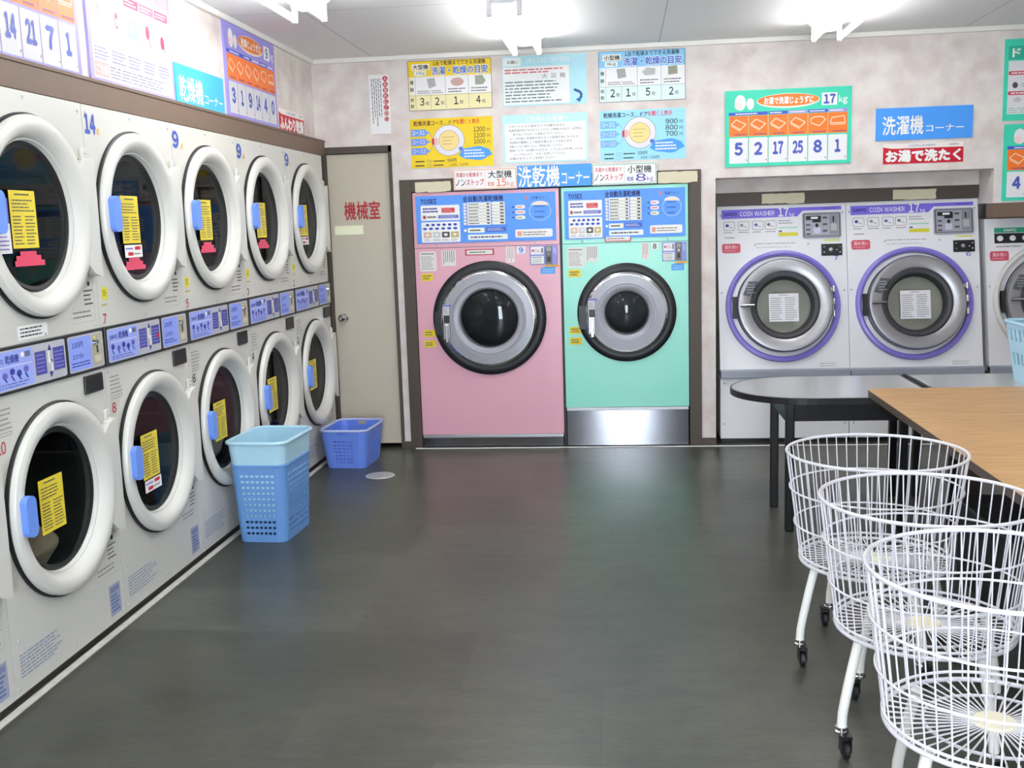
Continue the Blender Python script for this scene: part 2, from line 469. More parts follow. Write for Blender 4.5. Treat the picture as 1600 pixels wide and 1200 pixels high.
# cornice, trims, baseboards
b = MB(); b.box(XL, XR, -0.022, 0.0, HC - 0.03, HC, CREAM)
struct(b.build('trim_1', bevel=0.004), 'pale cornice strip where back wall meets ceiling', 'trim')
b = MB(); b.box(XL, XL + 0.022, YF, -0.022, HC - 0.03, HC, CREAM)
struct(b.build('trim_2', bevel=0.004), 'pale cornice strip where left wall meets ceiling', 'trim')
b = MB()
b.box(XL, 0.0, YF, 0.0, 1.946, 2.032, BROWN); b.box(XL, 0.004, YF, 0.0, 2.032, 2.046, BROWN)
struct(b.build('trim_3', bevel=0.002), 'brown ledge running along the top of the dryers', 'trim')
b = MB()
b.box(0.483, 0.560, -0.012, 0.1, 0.0, 1.7755, DKBROWN); b.box(2.340, 2.417, -0.012, 0.1, 0.0, 1.7755, DKBROWN); b.box(0.560, 2.340, -0.012, 0.1, 1.697, 1.7755, DKBROWN)
struct(b.build('trim_4', bevel=0.002), 'dark brown frame around pink and mint washer-dryers', 'trim')
b = MB(); b.box(2.508, 4.189, 0.262, 0.34, 1.545, 1.627, DKBROWN)
struct(b.build('trim_5'), 'dark brown band over the purple-ringed washers', 'trim')
b = MB(); b.box(4.19, XR, -0.005, 0.12, 1.415, 1.505, BROWN)
struct(b.build('trim_6', bevel=0.002), 'brown band under the mint-edged boards', 'trim')
b = MB()
b.box(-0.006, 0.022, YF, -0.04, 0.0, 0.004, mat('chipped_white_paint', 'cfcdc6', rough=0.6, var=0.3, vscale=25))
struct(b.build('trim_7'), 'chipped white floor line along the dryer bases', 'trim')
b = MB(); b.box(0.52, XR, -0.045, -0.025, 0.0, 0.004, mat('white_floor_strip', 'dcdcd8', rough=0.4))
struct(b.build('trim_8'), 'thin white floor strip before the back machines', 'trim')
b = MB(); b.box(2.417, 2.508, -0.012, 0.0, 0.0, 0.05, DKBROWN); b.box(0.438, 0.483, -0.012, 0.0, 0.0, 0.045, DKBROWN)
struct(b.build('baseboard_back'), 'dark baseboard pieces on the wall piers', 'baseboard')

# machine-room door
b = MB()
b.box(-0.048, 0.0, -0.012, 0.08, 0.0, 2.0, DKBROWN); b.box(0.418, 0.440, -0.012, 0.08, 0.0, 2.0, DKBROWN); b.box(-0.048, 0.440, -0.012, 0.08, 1.957, 2.0, DKBROWN)
struct(b.build('trim_9', bevel=0.002), 'dark brown frame of the machine room door', 'trim')
door = bpy.data.objects.new('door_1', None); COL.objects.link(door); door.location = (0, 0, 0)
struct(door, 'beige machine room door with red kanji', 'door')
b = MB(); b.box(0.002, 0.416, 0.012, 0.05, 0.03, 1.955, DOORC)
leaf = b.build('door_leaf', door, bevel=0.003)
b = MB(); c = Canvas(b, (0.0, 0.012, 1.96), X, Z, 0.418, 1.93)
c.text('機械室', 0.104, 0.312, 0.343, 0.428, ink('b03038'), 2, 0.02)
b.build('lettering', door)
b = MB(); b.box(0.033, 0.224, 0.0105, 0.012, 1.436, 1.494, mat('pale_yellow_sticker', 'f4f6d4', rough=0.4)); b.build('sticker', door)
b = MB(); b.lathe([(0.0, -0.062), (0.016, -0.062), (0.026, -0.052), (0.028, -0.042), (0.022, -0.03), (0.012, -0.022), (0.012, -0.004), (0.03, -0.003), (0.03, 0.0)], (0.062, 0.012, 0.887), CHROME, n=24)
b.build('door_knob', door)

# ------------------------------------------------------------------ fluorescent fixtures
def make_light():
    t = thing('fluorescent_light', (0, 0, HC), '', 'ceiling light', group='twin tube fluorescent lights')
    L = 0.605
    b = MB(); b.prism([(-0.11, 0), (0.11, 0), (0.045, -0.052), (-0.045, -0.052)], -L - 0.02, L + 0.02, FIXW, axis='y')
    b.build('housing', t, bevel=0.003)
    for sx in (-1, 1):
        b = MB(); b.tube([(sx * 0.072, -L + 0.02, -0.088), (sx * 0.072, L - 0.02, -0.088)], 0.016, TUBE, n=14); b.build('tube', t)
    for sy in (-1, 1):
        for sx in (-1, 1):
            b = MB(); b.box(sx * 0.072 - 0.014, sx * 0.072 + 0.014, sy * L - 0.013, sy * L + 0.013, -0.108, -0.02, FIXW); b.build('lamp_holder', t, bevel=0.006)
    return t
LIGHTS = [
    (1.378, -1.05, 'lit twin fluorescent tube fixture in the middle, over the pink washer-dryer'),
    (0.455, -2.35, 'lit twin fluorescent tube fixture over the dryer row'),
    (3.10, -1.03, 'lit twin fluorescent tube fixture over the purple-ringed washers'),
    (1.378, -3.55, 'added fluorescent fixture over the middle of the floor, out of view'),  # from here on: unseen fixtures, added to light the room
    (3.10, -3.55, 'added fluorescent fixture over the wooden table, out of view'),
    (0.455, -5.0, 'added fluorescent fixture over the first dryers, out of view'),
    (1.9, -6.2, 'added fluorescent fixture near the entrance, out of view'),
    (3.6, -6.2, 'added fluorescent fixture near the entrance on the table side, out of view'),
]
l0 = make_light()
for i, (x, y, lab) in enumerate(LIGHTS):
    o = l0 if i == 0 else copy_tree(l0)
    o.location = (x, y, HC); o['label'] = lab

# ------------------------------------------------------------------ stacked dryers (front faces local -y)
def yellow_sheet(c, x0, y0, x1, y1, l, seed):
    c.rect(x0, y0, x1, y1, ink('e6d23c'), l)
    w, h = x1 - x0, y1 - y0
    c.dash(x0 + .22 * w, y0 + .04 * h, x1 - .2 * w, y0 + .1 * h, 1, MIDT, l + 1, seed, .5)
    c.dash(x0 + .08 * w, y0 + .14 * h, x1 - .06 * w, y0 + .38 * h, 4, MIDT, l + 1, seed + 1, .35)
    c.dash(x0 + .08 * w, y0 + .42 * h, x0 + .46 * w, y1 - .05 * h, 9, MIDT, l + 1, seed + 2, .35)
    c.dash(x0 + .54 * w, y0 + .42 * h, x1 - .05 * w, y1 - .05 * h, 9, MIDT, l + 1, seed + 3, .35)

SHARED = {}
def shared(key, fn):
    if key not in SHARED: SHARED[key] = fn()
    return SHARED[key]
def put(proto_key, fn, name, parent, loc):
    if proto_key in SHARED:
        o = SHARED[proto_key].copy(); COL.objects.link(o)
    else:
        o = fn(); SHARED[proto_key] = o
    o.name = name; o.parent = parent; o.location = loc
    return o

GR = 0.236   # glass radius
def ring_mesh():
    b = MB(); b.lathe([(0.327, 0.0), (0.328, -0.022), (0.323, -0.032), (0.31, -0.037), (0.295, -0.038), (0.281, -0.034), (0.268, -0.024), (0.256, -0.006), (0.247, 0.016), (GR, 0.024)], (0, 0, 0), DOORW, n=72)
    return b.build('door')
def gasket_mesh():
    b = MB(); b.lathe([(0.326, 0.0), (0.335, 0.0), (0.335, -0.01), (0.331, -0.014), (0.325, -0.01)], (0, 0, 0), BLACK, n=72); return b.build('gasket')
def rim_mesh():
    b = MB(); b.lathe([(0.248, 0.018), (0.238, 0.012), (0.226, 0.016), (0.224, 0.03), (0.238, 0.034)], (0, 0, 0), BLACK, n=64); return b.build('glass_seal')
def glass_mesh():
    b = MB(); b.disc((0, 0.016, 0), 0.238, GLASS); return b.build('glass')
def drum_mesh():
    b = MB(); b.lathe([(0.252, 0.03), (0.252, 0.07), (0.31, 0.08), (0.31, 0.5), (0.0, 0.5)], (0, 0, 0), DRUM, n=48)
    for a in (0.5, 2.6, 4.7):
        b.tube([(0.29 * math.cos(a), 0.09, 0.29 * math.sin(a)), (0.29 * math.cos(a), 0.49, 0.29 * math.sin(a))], 0.03, DRUM, n=8)
    return b.build('drum')
def handle_mesh():
    b = MB()
    b.prism(rrpts(-0.028, 0.028, -0.066, 0.066, 0.024), -0.03, 0.0, HANDLE, axis='y')
    b.prism(rrpts(-0.034, -0.004, -0.05, 0.05, 0.014), 0.0, 0.03, HANDLE, axis='y')
    return b.build('handle', bevel=0.008, seg=3)
def hplate_mesh():
    b = MB(); b.prism([(0.262, -0.165), (0.305, -0.2), (0.36, -0.215), (0.366, 0.215), (0.305, 0.2), (0.262, 0.165), (0.292, 0.08), (0.3, 0), (0.292, -0.08)], -0.036, 0.0, DOORW, axis='y'); return b.build('hinge_plate', bevel=0.012, seg=3)
def hinge_mesh():
    b = MB(); b.box(-0.03, 0.024, -0.022, 0, -0.008, 0.008, WHITE); b.box(-0.012, 0.02, -0.014, 0, 0.0, 0.045, WHITE); b.lathe([(0.0, -0.02), (0.006, -0.02), (0.006, 0)], (0.004, 0, 0.026), GREYP, n=10)
    return b.build('hinge', bevel=0.003)

def dryer_door(t, cx, cz, key, extras):
    d = put('dring', ring_mesh, 'door', t, (cx, 0, cz))
    put('dgask', gasket_mesh, 'gasket', d, (0, 0, 0))
    put('drim', rim_mesh, 'glass_seal', d, (0, 0, 0))
    put('dglass', glass_mesh, 'glass', d, (0, 0, 0))
    put('dhandle', handle_mesh, 'handle', d, (-0.278, -0.03, 0.012))
    put('dhp', hplate_mesh, 'hinge_plate', d, (0, 0, 0))
    put('ddrum', drum_mesh, 'drum', t, (cx, 0, cz))
    # papers stuck on the glass
    b = MB(); c = Canvas(b, (0, 0.0095, 0), X, Z, 1, 1)
    yellow_sheet(c, -0.12, -0.085, 0.03, 0.1, 1, sum(map(ord, key)))
    b.build('notice_sheet', d)
    if 'white' in extras:
        b = MB(); c = Canvas(b, (-0.035, 0.011, 0), X, Z, 1, 1)
        c.rect(-0.075, 0.106, 0.075, 0.155, W_, 1); c.rr(0.01, 0.112, 0.06, 0.126, .006, RED, 2); c.rr(-0.05, 0.134, -0.005, 0.148, .006, RED, 2)
        c.dash(-0.068, 0.112, 0.0, 0.128, 1, ink('7c70c8'), 2, 4, .4); c.dash(0.0, 0.134, 0.07, 0.148, 1, GREYT, 2, 5, .4)
        b.build('label', d)
    if 'red' in extras:
        b = MB(); c = Canvas(b, (-0.03, 0.0125, 0), X, Z, 1, 1); y0 = 0.156 if 'white' in extras else 0.11; m = ink('dd4a68')
        c.rect(-0.05, y0, 0.045, y0 + .02, m, 1); c.rect(-0.075, y0 + .014, 0.07, y0 + .034, m, 1.5); c.rect(-0.085, y0 + .03, 0.09, y0 + .048, m, 2)
        b.build('warning_label', d)
    if 'side' in extras:
        b = MB(); c = Canvas(b, (-0.034, 0.013, 0), X, Z, 1, 1)
        c.rect(-0.165, 0.02, -0.088, 0.115, W_, 1); c.dash(-0.158, 0.03, -0.095, 0.108, 6, ink('8a7fd0'), 2, 3, .4); c.rect(-0.155, -0.06, -0.09, 0.018, ink('6f6fc0'), 1)
        b.build('label', d)
    return d

def make_dryer(y0, y1, idx, label, kg, up, low, extras_up, extras_low, colours=('c03040', 'c03040')):
    w = y1 - y0 - 0.004
    t = thing('stacked_dryer', (0, y0 + 0.002, 0), label, 'dryer', rotz=PI / 2, group='white stacked coin dryers')
    cx = w / 2; cu, cl = 1.541, 0.592; H = 1.944
    b = MB()
    b.plate_hole(0, w, 1.142, H, cx, cu, 0.25, 0, WHITE); b.plate_hole(0, w, 0.035, 0.99, cx, cl, 0.25, 0, WHITE)
    b.add([(0, 0, 0.99), (w, 0, 0.99), (w, 0, 1.142), (0, 0, 1.142)], [(0, 1, 2, 3)], WHITE)
    for xx in (0, w): b.add([(xx, 0, 0.035), (xx, 0.82, 0.035), (xx, 0.82, H), (xx, 0, H)], [(0, 1, 2, 3)], WHITE)
    b.add([(0, 0, H), (w, 0, H), (w, 0.82, H), (0, 0.82, H)], [(0, 1, 2, 3)], WHITE)
    b.add([(0, 0.82, 0.035), (w, 0.82, 0.035), (w, 0.82, H), (0, 0.82, H)], [(0, 1, 2, 3)], WHITE)
    b.add([(0, 0, 0.035), (w, 0, 0.035), (w, 0.82, 0.035), (0, 0.82, 0.035)], [(0, 1, 2, 3)], WHITE)
    for (sx, sz) in ((.025, 1.915), (w - .025, 1.915), (cx, 1.925), (.02, 1.155), (w - .03, 1.155), (.02, .97), (cx * 0.9, .975), (.02, .06), (w - .02, .06), (cx, .065), (.04, .21), (w * .7, .21), (.5 * w, 1.155)):
        b.lathe([(0.0, -0.003), (0.004, -0.003), (0.006, 0.0)], (sx, 0, sz), GREYP, n=10)
    b.build('cabinet', t)
    b = MB(); b.box(0.0, w, 0.03, 0.7, 0.0, 0.035, DKBROWN); b.build('plinth', t)
    dryer_door(t, cx, cu, 'u%d' % idx, extras_up); dryer_door(t, cx, cl, 'l%d' % idx, extras_low)
    for dz in (0.2, -0.195):
        put('dhinge', hinge_mesh, 'hinge', t, (w - 0.03, 0, cu + dz)); put('dhinge', hinge_mesh, 'hinge', t, (w - 0.03, 0, cl + dz))
    # control strip
    b = MB(); b.box(0.004, w - 0.004, -0.012, 0, 0.992, 1.14, BLACKP)
    p = b.build('control_panel', t, bevel=0.003)
    b = MB()
    c = Canvas(b, (0, -0.0121, 1.14), X, Z, w, 0.148, 100, 100); xs = 63.5
    c.rr(2.0, 7, xs - 1.2, 93, 3, GREYP, 1); c.rr(xs + 1.2, 7, 98, 93, 3, GREYP, 1)
    c.rr(2.8, 10, 35, 90, 3, ink('9aa9ee'), 2); c.rr(xs + 2, 11, 86, 89, 3, ink('8ea2f2'), 2); c.rect(87, 12, 96.5, 88, ink('b4ae98'), 2)
    c.text('SANYO', 4.5, 24, 12.5, 34, DBLUE, 3, .02); c.text('乾燥機', 14, 18, 24, 36, DBLUE, 3, .015); c.ell(27, 22, 1.4, 6, W_, 3); c.rect(29, 16, 33, 28, ink('6c7090'), 3)
    c.line(4, 42, 34, 42, 1.2, W_, 3)
    for k, xx in enumerate((7, 13, 18.5, 23.5, 29)):
        c.ell(xx, 54 + (k % 2) * 6, 1.8, 7, (DBLUE, ink('6a5fb8'), DBLUE)[k % 3], 3); c.line(xx - 1, 62, xx + 1, 74, 1, DBLUE, 3)
    c.dash(5, 76, 33, 88, 2, ink('5a62b0'), 3, idx + 3, .35)
    c.rect(36.5, 24, 45.5, 76, ink('4d4f9c'), 2); c.rect(51.5, 22, 61, 74, ink('4d4f9c'), 2)
    c.dash(37.3, 28, 45, 72, 5, ink('8c8ce0'), 3, idx + 5, .3); c.dash(52.2, 28, 60.4, 70, 5, ink('8c8ce0'), 3, idx + 6, .3)
    c.poly([(47, 26), (48.7, 12), (50.4, 26)], ink('3f3f8c'), 3); c.poly([(47, 74), (48.7, 88), (50.4, 74)], ink('3f3f8c'), 3)
    c.rect(47, 26, 48.4, 52, W_, 3); c.rect(49, 46, 50.4, 74, W_, 3); c.rect(47, 46, 50.4, 54, W_, 3)
    if idx == 2: c.rect(57.5, 46, 60.4, 58, RED, 4)
    c.text('100円', 68, 22, 78, 36, DBLUE, 3, .005); c.text('10分', 68, 50, 78, 62, DBLUE, 3, .005); c.dash(67, 68, 84, 82, 2, DBLUE, 3, idx, .4)
    c.rect(91, 34, 92.6, 58, K, 3); c.ell(89.5, 22, 1.4, 6, ink('cfd06a'), 3); c.rect(88.5, 64, 95, 80, ink('d0cab4'), 3)
    b.build('pictogram_print', p)
    b = MB(); b.lathe([(0.0, -0.014), (0.011, -0.013), (0.014, 0)], (0.89 * w, -0.0125, 1.094), CHROME, n=16); b.build('knob', p)
    # coin return box
    b = MB(); b.box(w - 0.158, w - 0.03, -0.01, 0, 0.913, 0.979, BLACK); bx = b.build('coin_box', t, bevel=0.004)
    # print on the enamel: numbers, notes, labels
    b = MB(); c = Canvas(b, (0, 0, 0), X, Z, 1, 1)
    c.text(kg, 0.014, -1.911, 0.09 if len(kg) > 1 else 0.072, -1.845, ink('4058b0'), 2, .05)
    c.rect(0.1, -1.865, 0.107, -1.845, ink('e0a060'), 2); c.rect(0.112, -1.868, 0.122, -1.842, ink('e8d070'), 2)
    if up: c.text(up, 0.022, -1.186, 0.048 + .02 * (len(up) - 1), -1.152, ink(colours[0]), 2, .02)
    if low: c.text(low, 0.03, -0.85, 0.06 + .02 * (len(low) - 1), -0.812, ink(colours[1]), 2, .02)
    b.build('number', t)
    b = MB(); c = Canvas(b, (0, 0, 0), X, Z, 1, 1)
    if idx >= 2:
        c.ell(0.05, -1.262, 0.026, 0.026, ink('e6dc30'), 1); c.dash(0.034, -1.275, 0.066, -1.25, 3, MIDT, 2, idx, .4); c.dash(0.02, -1.228, 0.08, -1.212, 1, ink('c8b860'), 2, idx, .4)
        b.build('caution_sticker', t)
    else:
        c.rr(w * .28, -1.195, w * .52, -1.15, .006, W_, 1); c.dash(w * .3, -1.19, w * .5, -1.155, 3, K, 2, 9, .4)
        b.build('notice_label', t)
    b = MB(); c = Canvas(b, (0, 0, 0), X, Z, 1, 1)
    c.dash(0.03, -0.955, 0.13, -0.88, 5, GREYT, 2, idx + 20, .3); c.box(0.03, -0.875, 0.12, -0.865, .002, GREYT, 2)
    b.build('instruction_label', t); b = MB(); c = Canvas(b, (0, 0, 0), X, Z, 1, 1)
    for zc in (1.17, 0.222):     # rounded triangular instruction relief right of each door
        c.pline([(w - .2, -(zc + .01)), (w - .19, -zc), (w - .03, -zc), (w - .03, -(zc + .15)), (w - .07, -(zc + .15)), (w - .2, -(zc + .035))], .004, ink('c6c6c0'), 1, True)
        c.ell(w - .06, -(zc + .135), .009, .009, K, 2); c.dash(w - .1, -(zc + .118), w - .035, -(zc + .055), 4, MIDT, 2, idx + 31, .35); c.dash(w - .185, -(zc + .045), w - .04, -(zc + .012), 2, GREYT, 2, idx + 33, .35)
        b.build('instruction_label', t); b = MB(); c = Canvas(b, (0, 0, 0), X, Z, 1, 1)
    c.dash(0.035, -0.168, 0.285, -0.085, 7, ink('8f9cb4'), 2, idx + 40, .4)
    b.build('instruction_print', t)
    b = MB(); c = Canvas(b, (0, 0, 0), X, Z, 1, 1)
    c.rect(w - .115, -0.18, w - .03, -0.062, ink('a2a8bc'), 1); c.rect(w - .105, -0.172, w - .04, -0.15, ink('8088b0'), 2); c.dash(w - .105, -0.145, w - .04, -0.072, 5, ink('5c6ca8'), 2, idx + 51, .5)
    b.build('rating_plate', t)
    return t

DR = [-4.625, -3.882, -3.139, -2.389, -1.626, -0.861, -0.098]
make_dryer(DR[0], DR[1], 0, 'white stacked coin dryer, only a sliver showing before the first full dryer', '14', '', '', '', '')
make_dryer(DR[1], DR[2], 1, 'white stacked coin dryer with beige laundry behind its lower glass', '14', '9', '10', 'red side', '')
make_dryer(DR[2], DR[3], 2, 'white stacked coin dryer marked 14 in blue, with red numbers 7 and 8', '14', '7', '8', 'white red', 'white')
make_dryer(DR[3], DR[4], 3, 'white stacked coin dryer marked 9 standing behind the tall blue hamper', '9', '5', '6', 'red', '', ('c03040', '303038'))
make_dryer(DR[4], DR[5], 4, 'white stacked coin dryer marked 9, second from the machine room door', '9', '3', '4', 'red', '', ('303038', '303038'))
make_dryer(DR[5], DR[6], 5, 'white stacked coin dryer marked 9 at the row end beside the machine room door', '9', '1', '2', 'white', '', ('303038', '303038'))

def cloth(name, loc, sx, sy, sz, m, seed, label):
    rg = random.Random(seed); b = MB(); n, k = 28, 14; v = []; f = []
    ph = [rg.uniform(0, 6.28) for _ in range(6)]
    for i in range(k + 1):
        th = PI * i / k
        for j in range(n):
            a = 2 * PI * j / n
            r = 1 + .14 * math.sin(3 * a + ph[0] + 2 * th) + .1 * math.sin(5 * a + ph[1]) * math.sin(th) + .08 * math.sin(7 * th + ph[2] + a)
            v.append((sx * r * math.sin(th) * math.cos(a), sy * r * math.sin(th) * math.sin(a), sz * r * math.cos(th)))
    for i in range(k):
        for j in range(n):
            f.append((i * n + j, i * n + (j + 1) % n, (i + 1) * n + (j + 1) % n, (i + 1) * n + j))
    b.add(v, f, m, True)
    o = b.build(name, loc=loc, subsurf=1, angle=180); tag(o, label, 'laundry'); return o
cloth('laundry', (-0.2, -3.53, 0.405), .12, .17, .09, mat('beige_cotton', 'cfc3a0', rough=0.9, var=.1, vscale=20), 3, 'beige laundry lying in the lower drum of the dryer with red 10')
cloth('laundry', (-0.2, -1.93, 0.45), .12, .16, .11, mat('white_cotton', 'd8dcd6', rough=0.9, var=.2, vscale=18), 5, 'white laundry in the lower drum behind the tall blue hamper')
cloth('laundry', (-0.2, -1.2, 0.44), .12, .15, .11, mat('grey_cotton', '8f98a6', rough=0.9, var=.3, vscale=18), 8, 'grey laundry in the lower drum second from the machine room door')

# ------------------------------------------------------------------ pink and mint washer-dryers
def make_tosei(name, x0, w, body, label, num, cxl, cz, ro, rg, rgr, rgl, steel_h, cat='washer-dryer'):
    t = thing(name, (x0, 0.0, 0), label, cat)
    H = 1.69; b = MB()
    zb = steel_h
    b.plate_hole(0, w, zb, 1.331, cxl, cz, rgl + .01, 0, body)
    b.box(0, w, 0.0, 0.75, 1.334, H, body)
    for xx in (0, w): b.add([(xx, 0, 0), (xx, 0.75, 0), (xx, 0.75, 1.331), (xx, 0, 1.331)], [(0, 1, 2, 3)], body)
    b.add([(0, 0.75, 0), (w, 0.75, 0), (w, 0.75, 1.331), (0, 0.75, 1.331)], [(0, 1, 2, 3)], body)
    b.add([(0, 0.02, 1.3305), (w, 0.02, 1.3305), (w, 0.02, 1.335), (0, 0.02, 1.335)], [(0, 1, 2, 3)], BLACK)
    for sx in (.16, .84): b.lathe([(0, -.004), (.006, -.003), (.008, 0)], (w * sx, 0, 1.347), GREYP, n=10)
    b.build('cabinet', t)
    b = MB(); b.box(0.004, w - 0.004, -0.004, 0.03, 0.004, zb, BRUSH); b.box(0.004, w - .004, -0.007, 0.0, zb - .022, zb - .002, STEEL)
    b.build('kick_panel', t, bevel=.002)
    # door
    b = MB(); b.lathe([(ro, 0.0), (ro, -0.014), (ro - .012, -.024), (rg + .01, -.026), (rg, -.02)], (cxl, 0, cz), BLACK, n=80)
    b.box(cxl - ro + .012, cxl - rg + .02, -.03, -.02, cz - .1, cz + .05, BLACKP)
    b.build('door_surround', t)
    b = MB(); d = rg - rgl
    b.lathe([(rg + .004, -.018), (rg + .004, -.05), (rg - .01, -.06), (rg - .012, -.06)], (cxl, 0, cz), CHROME, n=80)
    b.lathe([(rg - .012, -.06), (rgr + .008, -.064), (rgr + .004, -.056), (rgr - .004, -.056), (rgr - .008, -.062), (rgl + .012, -.06), (rgl + .002, -.05), (rgl, .0)], (cxl, 0, cz), GSTEEL, n=80)
    dr = b.build('door', t)
    b = MB(); b.lathe([((rgl + .004) * math.sin(PI / 2 * k / 10), -.02 - .045 * math.cos(PI / 2 * k / 10)) for k in range(11)], (cxl, 0, cz), GLASS, n=64); b.build('glass', dr)
    b = MB(); b.lathe([(rgl + .01, .0), (rgl + .06, .03), (rgl + .07, .45), (0, .45)], (cxl, 0, cz), mat('black_drum', '18181a', rough=.4, metal=.5), n=48); b.build('drum', t)
    b = MB(); hx = cxl - rg + .035
    b.box(hx - .022, hx + .022, -.085, -.06, cz - .13, cz + .1, STEEL); b.box(hx - .008, hx + .014, -.1, -.085, cz - .15, cz - .03, CHROME); b.box(hx - .016, hx + .02, -.092, -.084, cz - .02, cz + .03, BLACKP)
    b.build('handle', dr, bevel=.005)
    b = MB(); c = Canvas(b, (hx - .022, -.086, cz + .1), X, Z, .044, .12, 44, 120)
    c.rect(2, 2, 60, 12, ink('6a6acc'), 1); c.rect(2, 14, 42, 118, ink('d8d8de'), 1); c.dash(6, 20, 40, 60, 5, GREYT, 2, 3); c.box(8, 66, 36, 90, 2, GREYT, 2); b.build('label', dr)
    # instruction panel
    b = MB(); pw = w * .956; b.box(w * .022, w * .978, -.006, 0, 1.362, 1.668, ink('5b9bf4')); p = b.build('instruction_panel', t, bevel=.001)
    b = MB(); c = Canvas(b, (w * .022, -.0061, 1.668), X, Z, pw, .306, 100, 100)
    c.text('TOSEI', 3.5, 7, 15, 16, ink('1d2a66'), 2, .03); c.text('全自動洗濯乾燥機', 34, 3, 63, 15, ink('1d2a66'), 2, .025)
    c.rr(3.5, 20, 31.5, 52, 1.2, W_, 1); c.rr(3.5, 55, 31.5, 98, 1.2, W_, 1)
    c.dash(5, 24, 16, 36, 2, ink('4040a0'), 2, 1, .55); c.rect(18.5, 26, 28, 36, ink('d04048'), 2); c.dash(19, 27, 27.6, 35, 2, ink('f0b0b0'), 3, 2, .3)
    c.rect(5, 41, 7, 48, ink('b04040'), 2); c.dash(8, 41, 15, 48, 1, MIDT, 2, 3, .5); c.rect(16, 41, 30.6, 48, ink('6a72c8'), 2); c.dash(17, 42, 30, 47.5, 2, W_, 3, 4, .25)
    for k in range(6): c.ell(8 + k * 4, 61, 1.3, 2.6, ink('3a4aa8'), 2); c.ell(6 + k * 4.4, 69, 1.5, 2.6, ink('3a5ac0'), 2)
    for k, col in enumerate(('d8b8a0', 'cdd2d0', '50504c', 'c8b070')):
        c.rr(5 + k * 6.6, 76, 10.6 + k * 6.6, 88, .8, ink(col), 2); c.dash(5 + k * 6.6, 90, 10.6 + k * 6.6, 96, 2, GREYT, 2, k, .35); c.ell(7.8 + k * 6.6, 82, 1.4, 3, ink('eeeae4'), 3)
    c.rect(37, 17, 54, 64, ink('eeeee6'), 1); c.rect(54.7, 17, 64, 64, ink('eeeee6'), 1); c.rect(34, 17, 36.6, 64, ink('a9b2dc'), 1)
    for k in range(7):
        y = 17 + 6.7 * (k + 1)
        if k < 6: c.line(37, y, 64, y, .6, GREYT, 2)
        c.dash(38, y - 5, 46, y - 1.6, 1, MIDT, 2, k + 7, .6); c.rect(51, y - 5, 53, y - 1.8, MIDT, 2); c.rect(60.5, y - 5, 63.2, y - 1.8, MIDT, 2); c.ell(35.3, y - 3.2, .9, 2, W_, 2)
    c.rect(34, 66, 66, 67, ink('3c66c8'), 1); c.rr(37, 70, 49, 80, .8, ink('f0f2e0'), 1); c.dash(38.5, 72.5, 48, 77.5, 1, MIDT, 2, 5, .6); c.rect(50, 69.5, 64.6, 79, ink('4a68c8'), 1); c.dash(51, 71, 64, 77, 2, W_, 2, 6, .3)
    c.ell(35.2, 75, 1, 2.6, W_, 2); c.rr(37, 84, 65.4, 95, .8, ink('eef4f4'), 1); c.dash(39, 87, 64, 92, 1, MIDT, 2, 7, .6)
    c.text('洗濯ライン', 83, 8, 95, 14, ink('2c3c94'), 2, .01); c.rect(79, 6, 80.4, 14, ink('d88070'), 2)
    c.ell(89, 39, 8, 20, ink('9cc4fa'), 1); c.ell(89, 39, 7.2, 18.2, ink('5b9bf4'), 2)
    c.poly([(83.6, 26)] + [(89 + 6.4 * math.cos(PI + PI * i / 10), 27 - 9 * math.sin(PI * i / 10)) for i in range(11)], ink('f4e4d4'), 3)
    for k, y in enumerate((29, 40, 51)):
        c.rr(71.5, y - 4, 78.5, y + 4, 2.6, ('f6e8e8', 'f6e8e8', 'e8f4d8') and ink(('f6e8e8', 'f6e8e8', 'e8f4d8')[k]), 2); c.dash(72.6, y - 2, 77.4, y + 2, 1, ink('c06060'), 3, k, .5)
        c.ell(70, y, .8, 1.6, ink('4030a0'), 2); c.line(64.6, 34 + 4 * k, 70, y, .4, ink('3c66c8'), 2); c.line(79, y, 84, y - 3 + 2 * k, .4, ink('3c66c8'), 2)
        c.dash(85, y - 1.6, 93, y + 1.6, 1, ink('2c50a8'), 3, k + 3, .7)
    c.rr(71, 76, 97.5, 93, 2, ink('f6f2ee'), 1); c.rect(72.5, 80, 75.5, 90, ink('e4a090'), 2); c.dash(76.5, 80, 96, 90, 2, MIDT, 2, 9, .35)
    b.build('instruction_print', p)
    # stickers on the body
    b = MB(); c = Canvas(b, (0, -.0004, 1.331), X, Z, w, 1.331, w * 1000, 1331); u = w * 1000
    c.rr(30, 20, 142, 150, 14, ink('e6e2dc'), 1); c.dash(42, 30, 130, 42, 1, MIDT, 2, 1, .5); c.dash(40, 50, 134, 140, 7, GREYT, 2, 2, .35)
    b.build('notice_label', t); b = MB(); c = Canvas(b, (0, -.0004, 1.331), X, Z, w, 1.331, u, 1331)
    c.rr(.185 * u, 16, .285 * u, 118, 6, ink('e8e4de'), 1); c.dash(.192 * u, 20, .278 * u, 114, 6, MIDT, 2, 3, .35, vert=True)
    b.build('notice_label', t); b = MB(); c = Canvas(b, (0, -.0004, 1.331), X, Z, w, 1.331, u, 1331)
    c.rr(.63 * u, 4, .69 * u, 108, 6, ink('ece4e0'), 1); c.dash(.636 * u, 8, .684 * u, 104, 4, ink('907078'), 2, 4, .35, vert=True)
    b.build('notice_label', t); b = MB(); c = Canvas(b, (0, -.0004, 1.331), X, Z, w, 1.331, u, 1331)
    yy = 12 if num == '9' else -36
